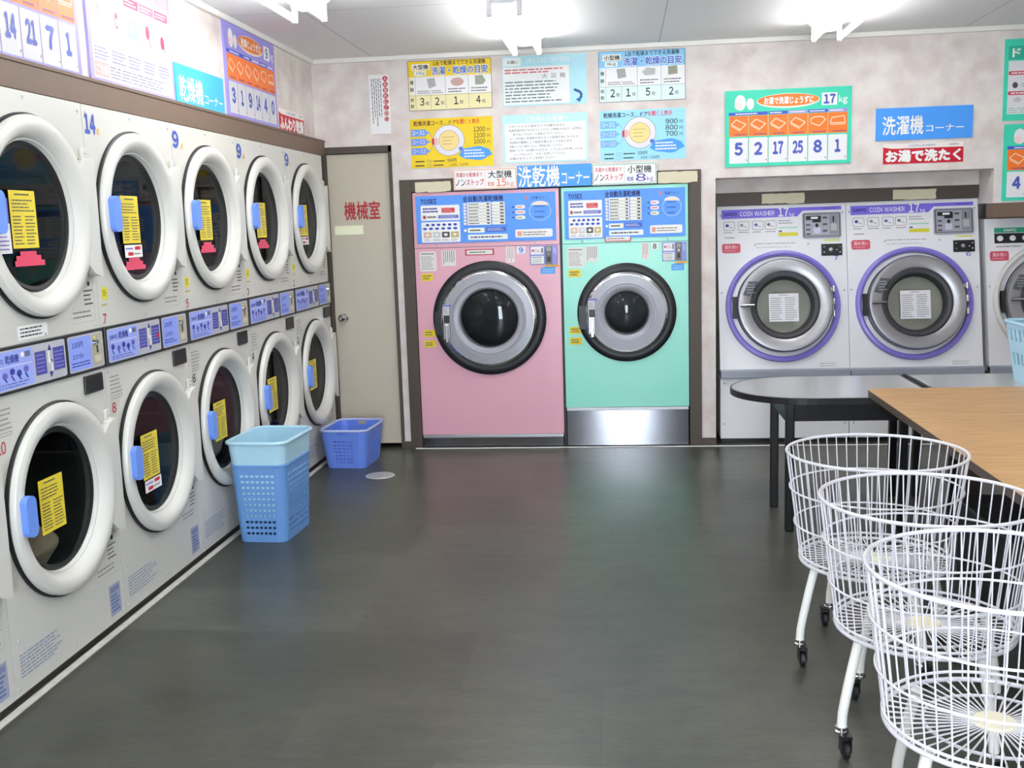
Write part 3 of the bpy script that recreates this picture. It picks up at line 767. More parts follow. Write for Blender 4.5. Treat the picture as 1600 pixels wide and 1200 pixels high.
    if num == '9':
        c.rect(.35 * u, 14, .55 * u, 54, ink('c03848'), 1); c.rr(.36 * u, 20, .54 * u, 48, 6, ink('dfe4d6'), 2); c.dash(.38 * u, 26, .52 * u, 42, 1, MIDT, 3, 5, .4)
    else:
        c.rect(.34 * u, -46, .55 * u, -8, ink('c05058'), 9); c.rect(.35 * u, -40, .54 * u, -14, ink('e8e6e0'), 10); c.dash(.36 * u, -34, .53 * u, -20, 1, ink('a06868'), 11, 5, .4)
    b.build('warning_label', t); b = MB(); c = Canvas(b, (0, -.0004, 1.331), X, Z, w, 1.331, u, 1331)
    c.rr(.705 * u, 4, .765 * u, 52, 6, ink('dfe6ee') if num == '9' else ink('eef4ee'), 1)
    c.text(num, .722 * u, 12, .748 * u, 44, ink('3c6ac8') if num == '9' else ink('2a2c30'), 2, .03)
    for (ya, yb, xa) in ((164, 212, 36), (536, 582, 36), (606, 652, 36)):
        b.build('number' if ya == 164 else 'caution_sticker', t); b = MB(); c = Canvas(b, (0, -.0004, 1.331), X, Z, w, 1.331, u, 1331)
        c.rr(xa, ya, xa + 78, yb, 16 if ya == 164 and num == '9' else 5, ink('ead020'), 1); c.dash(xa + 8, ya + 8, xa + 70, yb - 8, 2, MIDT, 2, ya, .45)
    b.build('caution_sticker', t); b = MB(); c = Canvas(b, (0, -.0004, 1.331), X, Z, w, 1.331, u, 1331)
    c.poly([(.865 * u, 150), (.9 * u, 140), (.965 * u, 140), (.965 * u, 186), (.865 * u, 186)], ink('58a4ea'), 1); c.dash(.88 * u, 150, .96 * u, 180, 2, ink('9cd0f8'), 2, 8, .4)
    b.build('sticker', t)
    b = MB(); b.box(w * .795, w * .985, -.006, 0, 1.331 - .125, 1.331 - .004, ink('8f94d4')); q = b.build('coin_unit', t, bevel=.002)
    b = MB(); c = Canvas(b, (w * .795, -.0061, 1.327), X, Z, w * .19, .121, 100, 100)
    c.rr(4, 5, 50, 46, 3, ink('eeeef2'), 1); c.rr(4, 54, 50, 96, 3, ink('f0f0ea'), 1); c.rect(8, 20, 16, 30, RED, 2); c.dash(18, 16, 40, 36, 2, ink('b06868'), 2, 2, .3); c.rect(42, 12, 47, 38, MIDT, 2)
    c.dash(8, 58, 46, 64, 1, ink('3038a0'), 2, 3, .7); c.dash(8, 68, 46, 92, 4, GREYT, 2, 4, .35)
    c.rect(55, 3, 80, 97, ink('6e6e72'), 1); c.rect(62, 60, 74, 86, BLACK, 2); c.rect(60, 8, 76, 30, ink('a4a4a6'), 2); c.ell(68, 44, 4, 7, CHROME, 3); c.dash(84, 10, 96, 50, 2, W_, 2, 5, .3, vert=True); c.rect(55, 103, 102, 113, ink('e0a838'), 1)
    b.build('coin_print', q)
    return t
make_tosei('washer_dryer', 0.564, 0.952, PINK, 'pink front-loading washer-dryer with a black door surround', '9', 1.044 - .564, 0.866, 0.374, 0.31, 0.238, 0.192, 0.088)
make_tosei('washer_dryer', 1.533, 0.803, GREEN, 'mint green front-loading washer-dryer with a tall stainless kick panel', '8', 1.939 - 1.533, 0.883, 0.319, 0.259, 0.182, 0.141, 0.262)
b = MB(); b.box(1.517, 1.532, 0.02, .7, 0.0, 1.697, BLACK)
struct(b.build('trim_10'), 'dark gap strip between pink and mint machines', 'trim')

# ------------------------------------------------------------------ white washers with a tilted front
TILT = math.atan(0.2125)
def face_matrix():  # local face coords: x right, z up the slope, -y out of the face
    return Matrix.Translation((0, 0.05, 0.444)) @ Matrix.Rotation(-TILT, 4, 'X')
def make_washer(x0, w, label, num, accent, H=1.123, model='a', low=0.03):
    t = thing('coin_washer', (x0, 0, 0), label, 'washer', group='white front-loading coin washers' if model == 'a' else None)
    M = face_matrix(); cx, cz, R = .412 / .83 * w, .453, .366
    top = M @ Vector((0, 0, H))
    b = MB(M); b.plate_hole(0, w, 0.0, H, cx, cz, .3, 0, WWHITE)
    b.M = None
    for xx in (0, w): b.add([(xx, .05, .444), tuple(M @ Vector((xx, 0, H))), (xx, .75, top.z), (xx, .75, .444)], [(0, 1, 2, 3)], WWHITE)
    b.add([(0, top.y, top.z), (w, top.y, top.z), (w, .75, top.z), (0, .75, top.z)], [(0, 1, 2, 3)], WWHITE)
    b.M = M
    for (sx, sz) in ((.02, .03), (w - .02, .03), (.02, .55), (w - .02, .55), (.02, 1.06), (w - .02, 1.06), (.24, .86), (.58, .86)):
        b.lathe([(0, -.003), (.005, -.003), (.007, 0)], (sx, 0, sz), GREYP, n=10)
    b.build('cabinet', t)
    b = MB(); b.box(0.0, w, .055, .75, low, .43, WWHITE)
    for (sx, sz) in ((.025, .13), (.025, .4), (w - .025, .13)): b.lathe([(0, -.003), (.005, -.003), (.007, 0)], (sx, .055, sz), GREYP, n=10)
    b.build('lower_panel', t, bevel=.004)
    b = MB(); b.box(0.01, w - .01, .09, .7, 0, low, BLACK); b.build('plinth', t)
    b = MB(); b.box(0.0, w, .02, .1, .432, .488, GREYB); b.build('bumper', t, bevel=.008)
    b = MB(M); b.lathe([(R - .032, .005), (R - .036, -.022), (R - .022, -.034), (R - .006, -.03), (R, -.012), (R, 0)], (cx, 0, cz), accent, n=80); b.build('door_surround', t)
    b = MB(M); b.lathe([(R - .03, -.01), (R - .05, .012), (.3, .02), (.2, .03)], (cx, 0, cz), STEEL, n=80)
    b.box(cx - R + .045, cx - R + .075, -.03, .0, cz - .075, cz + .065, BLACKP)
    b.build('door_well', t)
    b = MB(M); b.lathe([(.298, .015), (.304, -.05), (.296, -.066), (.285, -.068), (.235, -.062), (.222, -.056), (.218, -.03)], (cx + .008, 0, cz), STEEL, n=80); d = b.build('door', t)
    b = MB(M); b.lathe([(.222, -.05), (.21, -.056), (.19, -.05), (.178, -.03), (.172, .0)], (cx + .008, 0, cz), mat('dark_grey_rubber', '3c3d42', rough=.5), n=64); b.build('gasket', d)
    b = MB(M); b.disc((cx + .008, -.016, cz), .178, WGLASS); b.build('glass', d)
    b = MB(M); b.lathe([(.2, .02), (.24, .03), (.24, .11), (0, .12)], (cx, 0, cz), WDRUM, n=48); b.build('drum', t)
    b = MB(M); c = Canvas(b, (cx + .008 - .098, -.0215, cz + .08), X, Z, .188, .182, 100, 100)
    c.rect(0, 0, 100, 100, ink('e4e2e8'), 1); c.dash(34, 3, 66, 8, 1, MIDT, 2, 3, .4); c.dash(5, 12, 46, 96, 11, GREYT, 2, 4, .35); c.dash(54, 12, 95, 96, 11, GREYT, 2, 5, .35); b.build('notice_sheet', d)
    b = MB(M); hx = cx - .25
    b.tube([(hx - .03, -.085, cz), (hx - .01, -.085, cz), (hx + .06, -.085, cz)], [.011, .012, .008], CHROME, n=12); b.tube([(hx, -.085, cz), (hx, -.06, cz)], .01, CHROME, n=10); b.build('handle', d)
    b = MB(M); c = Canvas(b, (0, -.07, 0), X, Z, 1, 1)
    q = [(cx - .262, -(cz + .07)), (cx - .218, -(cz + .06)), (cx - .155, -(cz + .155)), (cx - .22, -(cz + .158))]
    c.poly(q, ink('55585e'), 1); c.dash(cx - .235, -(cz + .145), cx - .18, -(cz + .075), 4, ink('a0a4a8'), 2, 7, .35); b.build('label', d)
    for dz in (.1, .02, -.06):
        b = MB(M); b.box(cx + .27, cx + .325, -.04, .01, cz + dz - .012, cz + dz + .012, STEEL); b.tube([(cx + .318, -.045, cz + dz - .02), (cx + .318, -.045, cz + dz + .02)], .009, CHROME, n=10)
        b.build('hinge', t)
    # printed header, pictograms and tags
    b = MB(M); c = Canvas(b, (0, -.0003, H), X, Z, w, H, 830, H * 1000)
    if model == 'a':
        A = ink('7d6fe0')
        c.poly([(28, 26), (802, 22), (802, 46), (556, 46), (520, 82), (28, 86)], A, 1)
        c.text('SANYO', 42, 44, 128, 66, ink('2c2a88'), 2, .04); c.text('COIN WASHER', 150, 40, 372, 70, W_, 2, .01); c.text('17', 398, 24, 464, 78, W_, 3, .02); c.text('kg', 470, 56, 500, 84, W_, 3, .01); c.dash(690, 30, 780, 38, 1, ink('5048b0'), 2, 3, .6)
        b.build('header_print', t); b = MB(M); c = Canvas(b, (0, -.0003, H), X, Z, w, H, 830, H * 1000)
        for k, xx in enumerate((40, 134, 228, 310)):
            c.rr(xx, 104, xx + 74, 164, 12, GREYT, 1); c.rr(xx + 3, 107, xx + 71, 161, 10, ink('e8e8ea'), 2); c.ell(xx + 24, 130, 11, 10, ink(('3c3c90', '909098', '6c6cb0', '707078')[k]), 3); c.line(xx + 36, 138, xx + 58, 146, 4, GREYT, 3)
            c.dash(xx + 2, 172, xx + 74, 182, 1, MIDT, 2, k, .4)
            b.build('pictogram', t); b = MB(M); c = Canvas(b, (0, -.0003, H), X, Z, w, H, 830, H * 1000)
        c.dash(46, 206, 120, 216, 1, MIDT, 2, 9, .5); c.dash(398, 100, 500, 132, 2, GREYT, 2, 6, .35); c.rect(398, 150, 520, 158, ink('9ad8b8'), 1); c.rect(398, 172, 420, 182, ink('6060a0'), 1); c.rect(396, 186, 522, 210, ink('d8d040'), 1)
        c.dash(250, 250, 520, 262, 1, GREYT, 2, 8, .35); c.dash(250, 276, 520, 286, 1, ink('a8a078'), 2, 10, .3); c.rect(690, 240, 790, 250, ink('d8d860'), 1)
        b.build('instruction_print', t); b = MB(M); c = Canvas(b, (0, -.0003, H), X, Z, w, H, 830, H * 1000)
        c.text(num, 748, 346, 776, 374, ink('6f63c8'), 2, .02)
        b.build('number', t); b = MB(M); c = Canvas(b, (0, -.0003, H), X, Z, w, H, 830, H * 1000)
        c.dash(640, 1040, 760, 1070, 2, GREYT, 2, 12, .25)
        ry = 250
    else:
        c.rect(60, 60, 420, 92, ink('2fa584'), 1); c.text('SANYO', 120, 68, 200, 84, W_, 2, .03); c.rect(60, 96, 300, 160, BLACK, 1)
        for k in range(3): c.ell(96 + k * 80, 128, 20, 18, W_, 2)
        c.dash(70, 172, 240, 190, 1, GREYT, 2, 3, .4); ry = 210
    b.build('instruction_print', t); b = MB(M); c = Canvas(b, (0, -.0003, H), X, Z, w, H, 830, H * 1000)
    c.rr(28, ry, 148, ry + 62, 14, ink('cf5468'), 1); c.text('温水洗い', 44, ry + 10, 134, ry + 34, ink('f4d8dc'), 2, .01); c.dash(40, ry + 44, 136, ry + 50, 1, ink('eab0b8'), 2, 5, .6)
    b.build('warm_water_tag', t)
    if model == 'a':
        b = MB(M); b.prism(rrpts(.545, .79, H - .228, H - .062, .014), -.012, 0, mat('control_grey', 'a4a4b0', rough=.35), axis='y'); p = b.build('control_panel', t, bevel=.004)
        b = MB(M); c = Canvas(b, (.545, -.0125, H - .062), X, Z, .245, .166, 100, 100)
        c.box(4, 6, 96, 94, 3, MIDT, 1); c.rect(9, 14, 48, 30, K, 2); c.rect(22, 18, 40, 26, W_, 3); c.rect(26, 28, 48, 40, K, 2)
        for k in range(3): c.rect(9, 46 + k * 18, 20, 53 + k * 18, MIDT, 2); c.rect(52, 18 + k * 26, 64, 26 + k * 26, MIDT, 2)
        c.ell(37, 52, 4, 8, K, 3); c.rect(28, 60, 46, 84, ink('c8c8da'), 2); c.rect(70, 12, 92, 88, ink('8c8c94'), 2); c.rect(73, 46, 89, 74, ink('b6b6b8'), 3); c.rect(78, 18, 82, 40, K, 3); b.build('control_print', p)
        b = MB(M); b.box(.662, .794, -.008, 0, H - .346, H - .27, BLACK)
        for (sx, sz) in ((.68, .29), (.78, .29), (.68, .325), (.78, .325), (.76, .31)): b.lathe([(0, -.003), (.005, -.003), (.006, 0)], (sx, -.008, H - sz), CHROME, n=10)
        b.lathe([(0, -.008), (.012, -.006), (.014, 0)], (.722, -.008, H - .308), STEEL, n=16)
        b.build('coin_lock', t, bevel=.002)
    return t
make_washer(2.541, 0.822, 'white coin washer with purple door ring and number 7', '7', PURPLE)
make_washer(3.366, 0.822, 'white coin washer with purple door ring and number 6', '6', PURPLE)
make_washer(4.225, 0.80, 'white coin washer with a green header, partly behind the basket on the table', '5', mat('pale_ring', 'dcdcd6', rough=.3), H=.985, model='b')

# ------------------------------------------------------------------ boards, posters and signs
def board(name, x0, z1, w, h, label, cat, left=False, t=.006, edge=None, gap=0.0):
    """a panel on the back wall (or left wall): returns builder, canvas in millimetres, finisher"""
    b = MB(); e = edge or BOARD
    if left:
        b.box(XL + gap, XL + gap + t, x0, x0 + w, z1 - h, z1, e); c = Canvas(b, (XL + gap + t, x0, z1), Y, Z, w, h, w * 1000, h * 1000)
    else:
        b.box(x0, x0 + w, -t - gap, -gap, z1 - h, z1, e); c = Canvas(b, (x0, -t - gap, z1), X, Z, w, h, w * 1000, h * 1000)
    def fin(): return tag(b.build(name), label, cat)
    return b, c, fin

# vertical warning
b, c, fin = board('warning_notice', .313, 2.444, .132, .37, 'narrow white vertical notice with red round characters above the machine room door', 'notice', t=.003)
for k, ch in enumerate('入れ忘れにご注意'):
    c.ell(108, 26 + k * 36, 17, 17, ink('c4384a') if k < 6 else ink('e0a8a8'), 1); c.text(ch, 97, 15 + k * 36, 119, 37 + k * 36, W_ if k < 6 else ink('a04850'), 2, .01)
c.dash(12, 24, 84, 345, 5, K, 2, 11, .3, vert=True)
fin()

def table_board(x0, size, kgs, nums, label, bg, bg2, titlec, pale, numcell):
    b, c, fin = board('capacity_chart', x0, 2.516, .537, .308, label, 'poster', t=.003)
    c.rect(0, 0, 537, 98, bg, 1); c.rect(0, 98, 22, 308, bg2, 1)
    c.rr(24, 18, 140, 58, 4, ink('f6f2e4'), 2); c.text(size, 34, 24, 132, 52, K, 3, .02); c.rr(40, 62, 118, 92, 4, ink('f4f8f0'), 2); c.text(kgs, 52, 66, 108, 88, K, 3, .005)
    c.text('1台で乾燥までできる洗濯機', 164, 4, 500, 32, K, 2, .015)
    c.text('洗濯・乾燥の目安', 150, 38, 518, 92, W_, 2, .06); c.text('洗濯・乾燥の目安', 153, 41, 515, 89, titlec, 3, .02)
    c.rect(0, 210, 537, 308, numcell, 1.5)
    for x in (44, 240, 388): c.line(x, 98, x, 300, 2, GREYT, 2)
    c.line(142, 178, 142, 300, 2, GREYT, 2); c.line(0, 214, 537, 214, 2, GREYT, 2); c.box(1, 1, 536, 307, 3, MIDT, 2)
    for ch, y in (('種', 120), ('類', 165), ('枚', 228), ('数', 268)): c.text(ch, 10, y, 34, y + 24, K, 3, .01)
    if pale:
        c.poly([(120, 112), (170, 108), (180, 158), (132, 172)], ink('b4b0b4'), 3); c.ell(316, 138, 42, 26, ink('c8a49c'), 3); c.poly([(430, 106), (478, 102), (500, 138), (482, 160), (432, 162)], ink('98a090'), 3)
    else:
        c.poly([(110, 108), (164, 104), (172, 158), (120, 166)], ink('a8a8a4'), 3); c.poly([(268, 130), (300, 106), (352, 112), (350, 150), (290, 154)], ink('bdbdbb'), 3); c.poly([(430, 104), (486, 100), (490, 150), (432, 156)], ink('9a9a88'), 3)
    c.dash(56, 182, 136, 206, 2, MIDT, 3, 1, .35); c.dash(150, 182, 232, 206, 2, MIDT, 3, 2, .35); c.dash(256, 172, 376, 206, 2, MIDT, 3, 3, .35); c.dash(404, 172, 520, 206, 2, MIDT, 3, 4, .35)
    for n, xx in zip(nums, (72, 170, 292, 436)):
        c.text(n, xx, 230, xx + 26, 276, K, 3, .02); c.text('枚', xx + 36, 252, xx + 60, 276, MIDT, 3, .005)
    fin()
table_board(.572, '大型機', '15kg', '3214', 'yellow chart headed for the large 15 kg machine, above the course board', ink('f0cf1e'), ink('f2e6b0'), ink('3a6ec8'), True, ink('eee6b0'))
table_board(1.787, '小型機', '8kg', '2152', 'pale blue chart headed for the small 8 kg machine, near the ceiling', ink('8fd0f4'), ink('c8ecf4'), ink('3a6ad0'), False, ink('dcf0ec'))

def course_board(x0, prices, label, bg, tagc, titlec, red):
    b, c, fin = board('course_poster', x0, 2.157, .536, .31, label, 'poster', t=.003, edge=bg)
    c.text('乾燥洗濯コース…ドア', 24, 14, 300, 44, titlec, 2, .02); c.text('を開くと表示', 302, 12, 452, 42, red, 2, .02)
    for k in range(3):
        y = 88 + k * 58; c.rr(4, y - 22, 104, y + 22, 6, tagc, 1); c.poly([(104, y - 12), (128, y), (104, y + 12)], tagc, 1); c.text('コース%d' % (k + 1), 12, y - 13, 94, y + 13, ink('f0d0dc') if k else W_, 2, .01)
        c.line(126, y, 152, 140 + k * 8, 3, tagc, 2)
    c.ell(250, 142, 102, 98, GREYT, 1); c.ell(250, 142, 99, 95, ink('e6e4ee'), 2); c.ell(250, 142, 66, 64, ink('c0a070'), 3); c.ell(250, 142, 63, 61, ink('f0d890'), 4); c.rect(140, 126, 154, 164, RED, 3); c.ell(166, 145, 14, 26, ink('eeb8bc'), 3)
    c.dash(210, 110, 290, 175, 3, ink('a08858'), 5, 3, .15); c.ell(326, 196, 14, 12, ink('5a70d0'), 5)
    for k, p in enumerate(prices):
        c.text(p, 412, 64 + k * 38, 486, 93 + k * 38, K, 2, .01); c.text('円', 498, 74 + k * 38, 518, 93 + k * 38, K, 2, .0)
    pts = [(420 + 104 * math.cos(a) * (1 + .06 * math.sin(7 * a)), 228 + 42 * math.sin(a) * (1 + .08 * math.cos(5 * a))) for a in [2 * PI * i / 40 for i in range(40)]]
    c.poly(pts, ink('4a9cf0'), 3); c.dash(346, 200, 490, 256, 3, W_, 4, 6, .45)
    c.dash(26, 262, 92, 276, 1, K, 2, 7, .6); c.ell(118, 268, 20, 9, GREYT, 2); c.ell(118, 268, 18, 7, bg, 3); c.dash(146, 262, 222, 276, 1, K, 2, 8, .5); c.text('500円', 236, 256, 294, 278, K, 2, .01)
    c.dash(26, 288, 92, 302, 1, K, 2, 9, .6); c.ell(118, 295, 20, 9, GREYT, 2); c.ell(118, 295, 18, 7, bg, 3); c.dash(146, 288, 222, 302, 1, K, 2, 10, .5); c.text('12分/100円', 254, 286, 370, 304, K, 2, .005)
    fin()
course_board(.57, ('1200', '1100', '1000'), 'yellow course poster with a drum drawing and prices 1200 to 1000', ink('f0cf1e'), ink('6c9ae4'), ink('6a3c28'), ink('d8401e'))
course_board(1.788, ('900', '800', '700'), 'light blue course poster with a drum drawing and prices 900 to 700', ink('a0def2'), ink('74b4f0'), ink('283c60'), ink('e03060'))

b, c, fin = board('caution_notice', 1.178, 2.518, .533, .308, 'pale cyan caution notice with a dark blue arrow curl, near the ceiling', 'notice', t=.003, edge=ink('b4e2ec'))
c.rr(6, 10, 120, 62, 4, ink('eef4f0'), 1); c.text('お願い', 34, 28, 104, 48, MIDT, 2, .01); c.text('火災予防', 150, 16, 430, 48, ink('dcecf0'), 1, .02)
c.rr(4, 68, 424, 300, 6, ink('eef0ee'), 1); c.dash(16, 78, 412, 112, 2, ink('d06068'), 2, 3, .45); c.text('火 災 発', 252, 114, 400, 144, ink('8c8c80'), 2, .015); c.dash(16, 152, 412, 290, 7, ink('6a8088'), 2, 5, .4)
c.pline([(452, 220), (490, 236), (500, 258), (480, 290)], 16, ink('2a4c88'), 2); c.poly([(462, 280), (508, 262), (486, 300)], ink('2a6cb8'), 3)
fin()
b, c, fin = board('rules_notice', 1.17, 2.156, .541, .3, 'white rules notice with pale cyan heading, just over the blue hanging sign', 'notice', t=.003, edge=ink('bce8ea'))
c.text('ご利用のお客様へ', 150, 10, 420, 48, ink('f2fafa'), 2, .02); c.rr(14, 54, 530, 292, 6, ink('f2f2f0'), 1)
for k, s in enumerate(('スタートしたら途中でドアは開きません', '乾燥洗濯の終了3分までにドアロック解除されます、お早めに', '取り出しできなかった場合はつけてください', 'コース料金と洗濯物が合わないと乾燥不良になります', '洗濯物の種類により乾燥が異なることがあります', '洗濯ネットをご使用ください、使用後は戻してください', '乾燥ソフターは必要入れる方は、ドラムのふちを押し入れる', 'シートを入れて、ボタンを押してください', 'お確かめの上でご利用ください')):
    c.text(s, 40 + (26 if k in (2, 7) else 0), 64 + k * 25, (400, 510, 380, 480, 440, 380, 505, 400, 330)[k], 80 + k * 25, MIDT, 2, .0)
fin()

def nonstop(x0, w, big, kgs, kc, ec, label):
    b, c, fin = board('nonstop_sign', x0, 1.829, w, .132, label, 'sign', t=.008, gap=.012)
    u = w * 1000; c.box(6, 6, u - 6, 126, 4, ec, 1); c.line(u * .5, 14, u * .5, 118, 2, ec, 1)
    c.text('洗濯から乾燥まで', 16, 22, u * .46, 50, ink('cc3048'), 2, .01); c.text('ノン', 14, 64, u * .19, 104, K, 2, .015); c.text('ストップ', u * .2, 64, u * .48, 104, ink('cc3048'), 2, .02)
    c.text(big, u * .55, 16, u * .92, 62, K, 2, .015); c.text('乾燥', u * .54, 84, u * .64, 112, kc, 2, .01); c.text(kgs, u * .68, 68, u * .83, 114, kc, 2, .015); c.text('kg', u * .85, 84, u * .95, 120, kc, 2, .005)
    fin()
nonstop(.843, .41, '大型機', '15', ink('e07838'), ink('e89a50'), 'white sign with orange border for the large machine, over the pink washer-dryer')
nonstop(1.735, .405, '小型機', '8', ink('6058b0'), ink('5cb49c'), 'white sign with green border for the small machine, over the mint washer-dryer')

def blue_sign(name, x0, z1, w, h, kanji, label, left=False, kx=(.06, .54), gap=0.0, col='4a9cf4', ky=(.14, .9)):
    b, c, fin = board(name, x0, z1, w, h, label, 'sign', left=left, t=.008, edge=ink(col), gap=gap)
    u, q = w * 1000, h * 1000
    c.text(kanji, u * kx[0], q * ky[0], u * kx[1], q * ky[1], W_, 2, .018); c.text('コーナー', u * (kx[1] + .03), q * (ky[0] + .3), u * min(.97, kx[1] + .42), q * (ky[1] - .06), W_, 2, .012)
    fin()
blue_sign('corner_sign', 1.256, 1.837, .474, .138, '洗乾機', 'bright blue sign between the two white capacity signs over the washer-dryers', kx=(.015, .57), gap=.01, ky=(.05, .97))
blue_sign('corner_sign', 3.48, 2.1, .573, .194, '洗濯機', 'bright blue sign above the small red banner on the back wall', kx=(.07, .49), ky=(.26, .83))
blue_sign('corner_sign', -2.166, 2.232, .574, .186, '乾燥機', 'bright blue sign on the left wall between two purple-edged boards', left=True, kx=(.05, .53), col='44b4f0', ky=(.26, .86))

def red_banner(x0, z1, w, h, txt, label, left=False):
    b, c, fin = board('banner', x0, z1, w, h, label, 'banner', left=left, t=.003, edge=ink('f0e8e4'))
    u, q = w * 1000, h * 1000
    c.text('COIN LAUNDRY', u * .32, q * .07, u * .66, q * .17, ink('5a80b0'), 2, .01); c.text('SANYO', u * .82, q * .07, u * .94, q * .16, MIDT, 2, .02)
    c.poly([(0, q * .16), (u * .1, q * .24), (u * .2, q * .25), (u, q * .25), (u, q), (0, q)], ink('c8182e'), 1)
    c.text(txt, u * .04, q * .34, u * .965, q * .9, W_, 2, .06)
    fin()
red_banner(3.527, 1.885, .477, .122, 'お湯で洗たく', 'red banner with white characters under the blue sign on the back wall')
red_banner(-.733, 2.184, .486, .13, 'ふんわり乾燥', 'red banner on the left wall beside the purple-edged price board', left=True)

def price_board(x0, z1, w, h, nums, kg, main, title, label, left=False):
    b, c, fin = board('price_board', x0, z1, w, h, label, 'price board', left=left, t=.01, edge=main)
    u, q = w * 1000, h * 1000
    c.ell(u * .12, q * .16, u * .045, q * .1, ink('f0eef0'), 1); c.ell(u * .105, q * .2, u * .03, q * .05, ink('f6dcd6'), 2); c.ell(u * .2, q * .18, u * .03, q * .075, ink('f4e6e4'), 1)
    c.ell(u * .5, q * .155, u * .25, q * .095, ink('f4e8e0'), 1); c.ell(u * .5, q * .148, u * .243, q * .08, ORG, 2)
    c.text(title, u * .31, q * .105, u * .7, q * .195, W_, 3, .04)
    c.rect(u * .765, q * .075, u * .885, q * .235, W_, 1); c.text(kg, u * (.782 if len(kg) > 1 else .805), q * .1, u * (.87 if len(kg) > 1 else .845), q * .21, ink('4a58b0'), 2, .05); c.text('kg', u * .9, q * .12, u * .965, q * .23, W_, 1, .02)
    n = 6; a, e = .028, .972; cw = (e - a) / n
    for k in range(n):
        xa, xb = u * (a + cw * k), u * (a + cw * (k + 1))
        if k == 0: c.rect(xa, q * .285, xb + (xb - xa) - 3, q * .325, ink('3f55c8'), 1); c.dash(xa + 40, q * .295, xb + 60, q * .318, 1, W_, 2, 1, .6)
        elif k > 1: c.rect(xa + 2, q * .285, xb - 2, q * .325, ink(('3f55c8', '9c8cd8')[k % 2]), 1); c.dash(xa + 10, q * .293, xb - 10, q * .318, 1, W_, 2, k, .6)
        c.rect(xa + 1.5, q * .33, xb - 1.5, q * .6, ink('f47a2a'), 1)
        s = u / 760
        cx, cy = (xa + xb) / 2, q * .44; m = ink('f8d8b8')
        pts = [(cx - 46 * s, cy), (cx - 14 * s, cy - q * .06), (cx + 44 * s, cy + 2), (cx + 10 * s, cy + q * .07)]
        if k == 4: pts = [(cx - 44 * s, cy - q * .03), (cx - 20 * s, cy - q * .06), (cx + 26 * s, cy - q * .06), (cx + 46 * s, cy - q * .02), (cx + 8 * s, cy + q * .06), (cx - 40 * s, cy + q * .02)]
        if k == 5: pts = [(cx - 46 * s, cy + q * .03), (cx - 36 * s, cy - q * .04), (cx + 36 * s, cy - q * .06), (cx + 46 * s, cy + q * .03)]
        c.pline(pts, 6, m, 2, True); c.line(pts[0][0], pts[0][1] + 9, pts[-1][0], pts[-1][1] + 9, 4, m, 2)
        c.dash(xa + 30 * s, q * .56, xb - 4, q * .59, 1, ink('8a4a7a'), 2, k + 3, .5)
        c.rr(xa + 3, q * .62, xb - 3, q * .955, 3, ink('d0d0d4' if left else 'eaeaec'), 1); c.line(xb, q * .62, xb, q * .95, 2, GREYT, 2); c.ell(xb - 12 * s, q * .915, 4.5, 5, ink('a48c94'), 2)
        s_ = nums[k]; hw = .018 if s_ == '1' else (.026 if len(s_) == 1 else .035); mx = (xa + xb) / 2
        c.text(s_, mx - u * hw * 1.1, q * .69, mx + u * hw * 1.1, q * .84, ink('4a5ab4'), 3, .055)
    fin()
MINT = ink('3fd2b0'); LAV = ink('9a92dc')
price_board(2.568, 2.244, .765, .464, ('5', '2', '17', '25', '8', '1'), '17', MINT, 'お湯で洗濯じょうずに', 'mint-edged price board with numbers 5 2 17 25 8 1')
price_board(4.238, 1.974, .765, .458, ('4', '2', '9', '12', '4', '0'), '9', MINT, 'お湯で洗濯じょうずに', 'lower mint-edged board cut off by the picture edge, starting with number 4')
price_board(-1.545, 2.53, .775, .474, ('3', '1', '9', '14', '4', '0'), '9', LAV, '乾燥じょうずに', 'lavender price board with numbers 3 1 9 14 4 0 on the left wall', left=True)
price_board(-3.782, 2.53, .775, .484, ('5', '2', '14', '21', '7', '1'), '14', LAV, '乾燥じょうずに', 'lavender price board with numbers 14 21 7 1, nearest on the left wall', left=True)

b, c, fin = board('instruction_board', 4.226, 2.474, .76, .478, 'upper mint-edged instruction board cut off by the picture edge', 'board', t=.01, edge=MINT)
c.rr(20, 40, 740, 120, 4, ink('2fb294'), 1); c.text('ドラム式洗濯機', 44, 52, 560, 108, W_, 2, .03); c.rect(22, 128, 738, 440, ink('dcdcde'), 1)
for y in (188, 306): c.rr(24, y, 300, y + 22, 8, ink('c84458'), 2); c.dash(40, y + 4, 280, y + 18, 1, W_, 3, y, .5)
c.ell(64, 270, 16, 18, ink('584858'), 2); c.dash(100, 256, 300, 284, 2, GREYT, 2, 3, .3); c.dash(30, 400, 700, 436, 3, ink('58b49c'), 2, 4, .3); c.ell(80, 356, 24, 16, ink('c4c0c4'), 2)
fin()

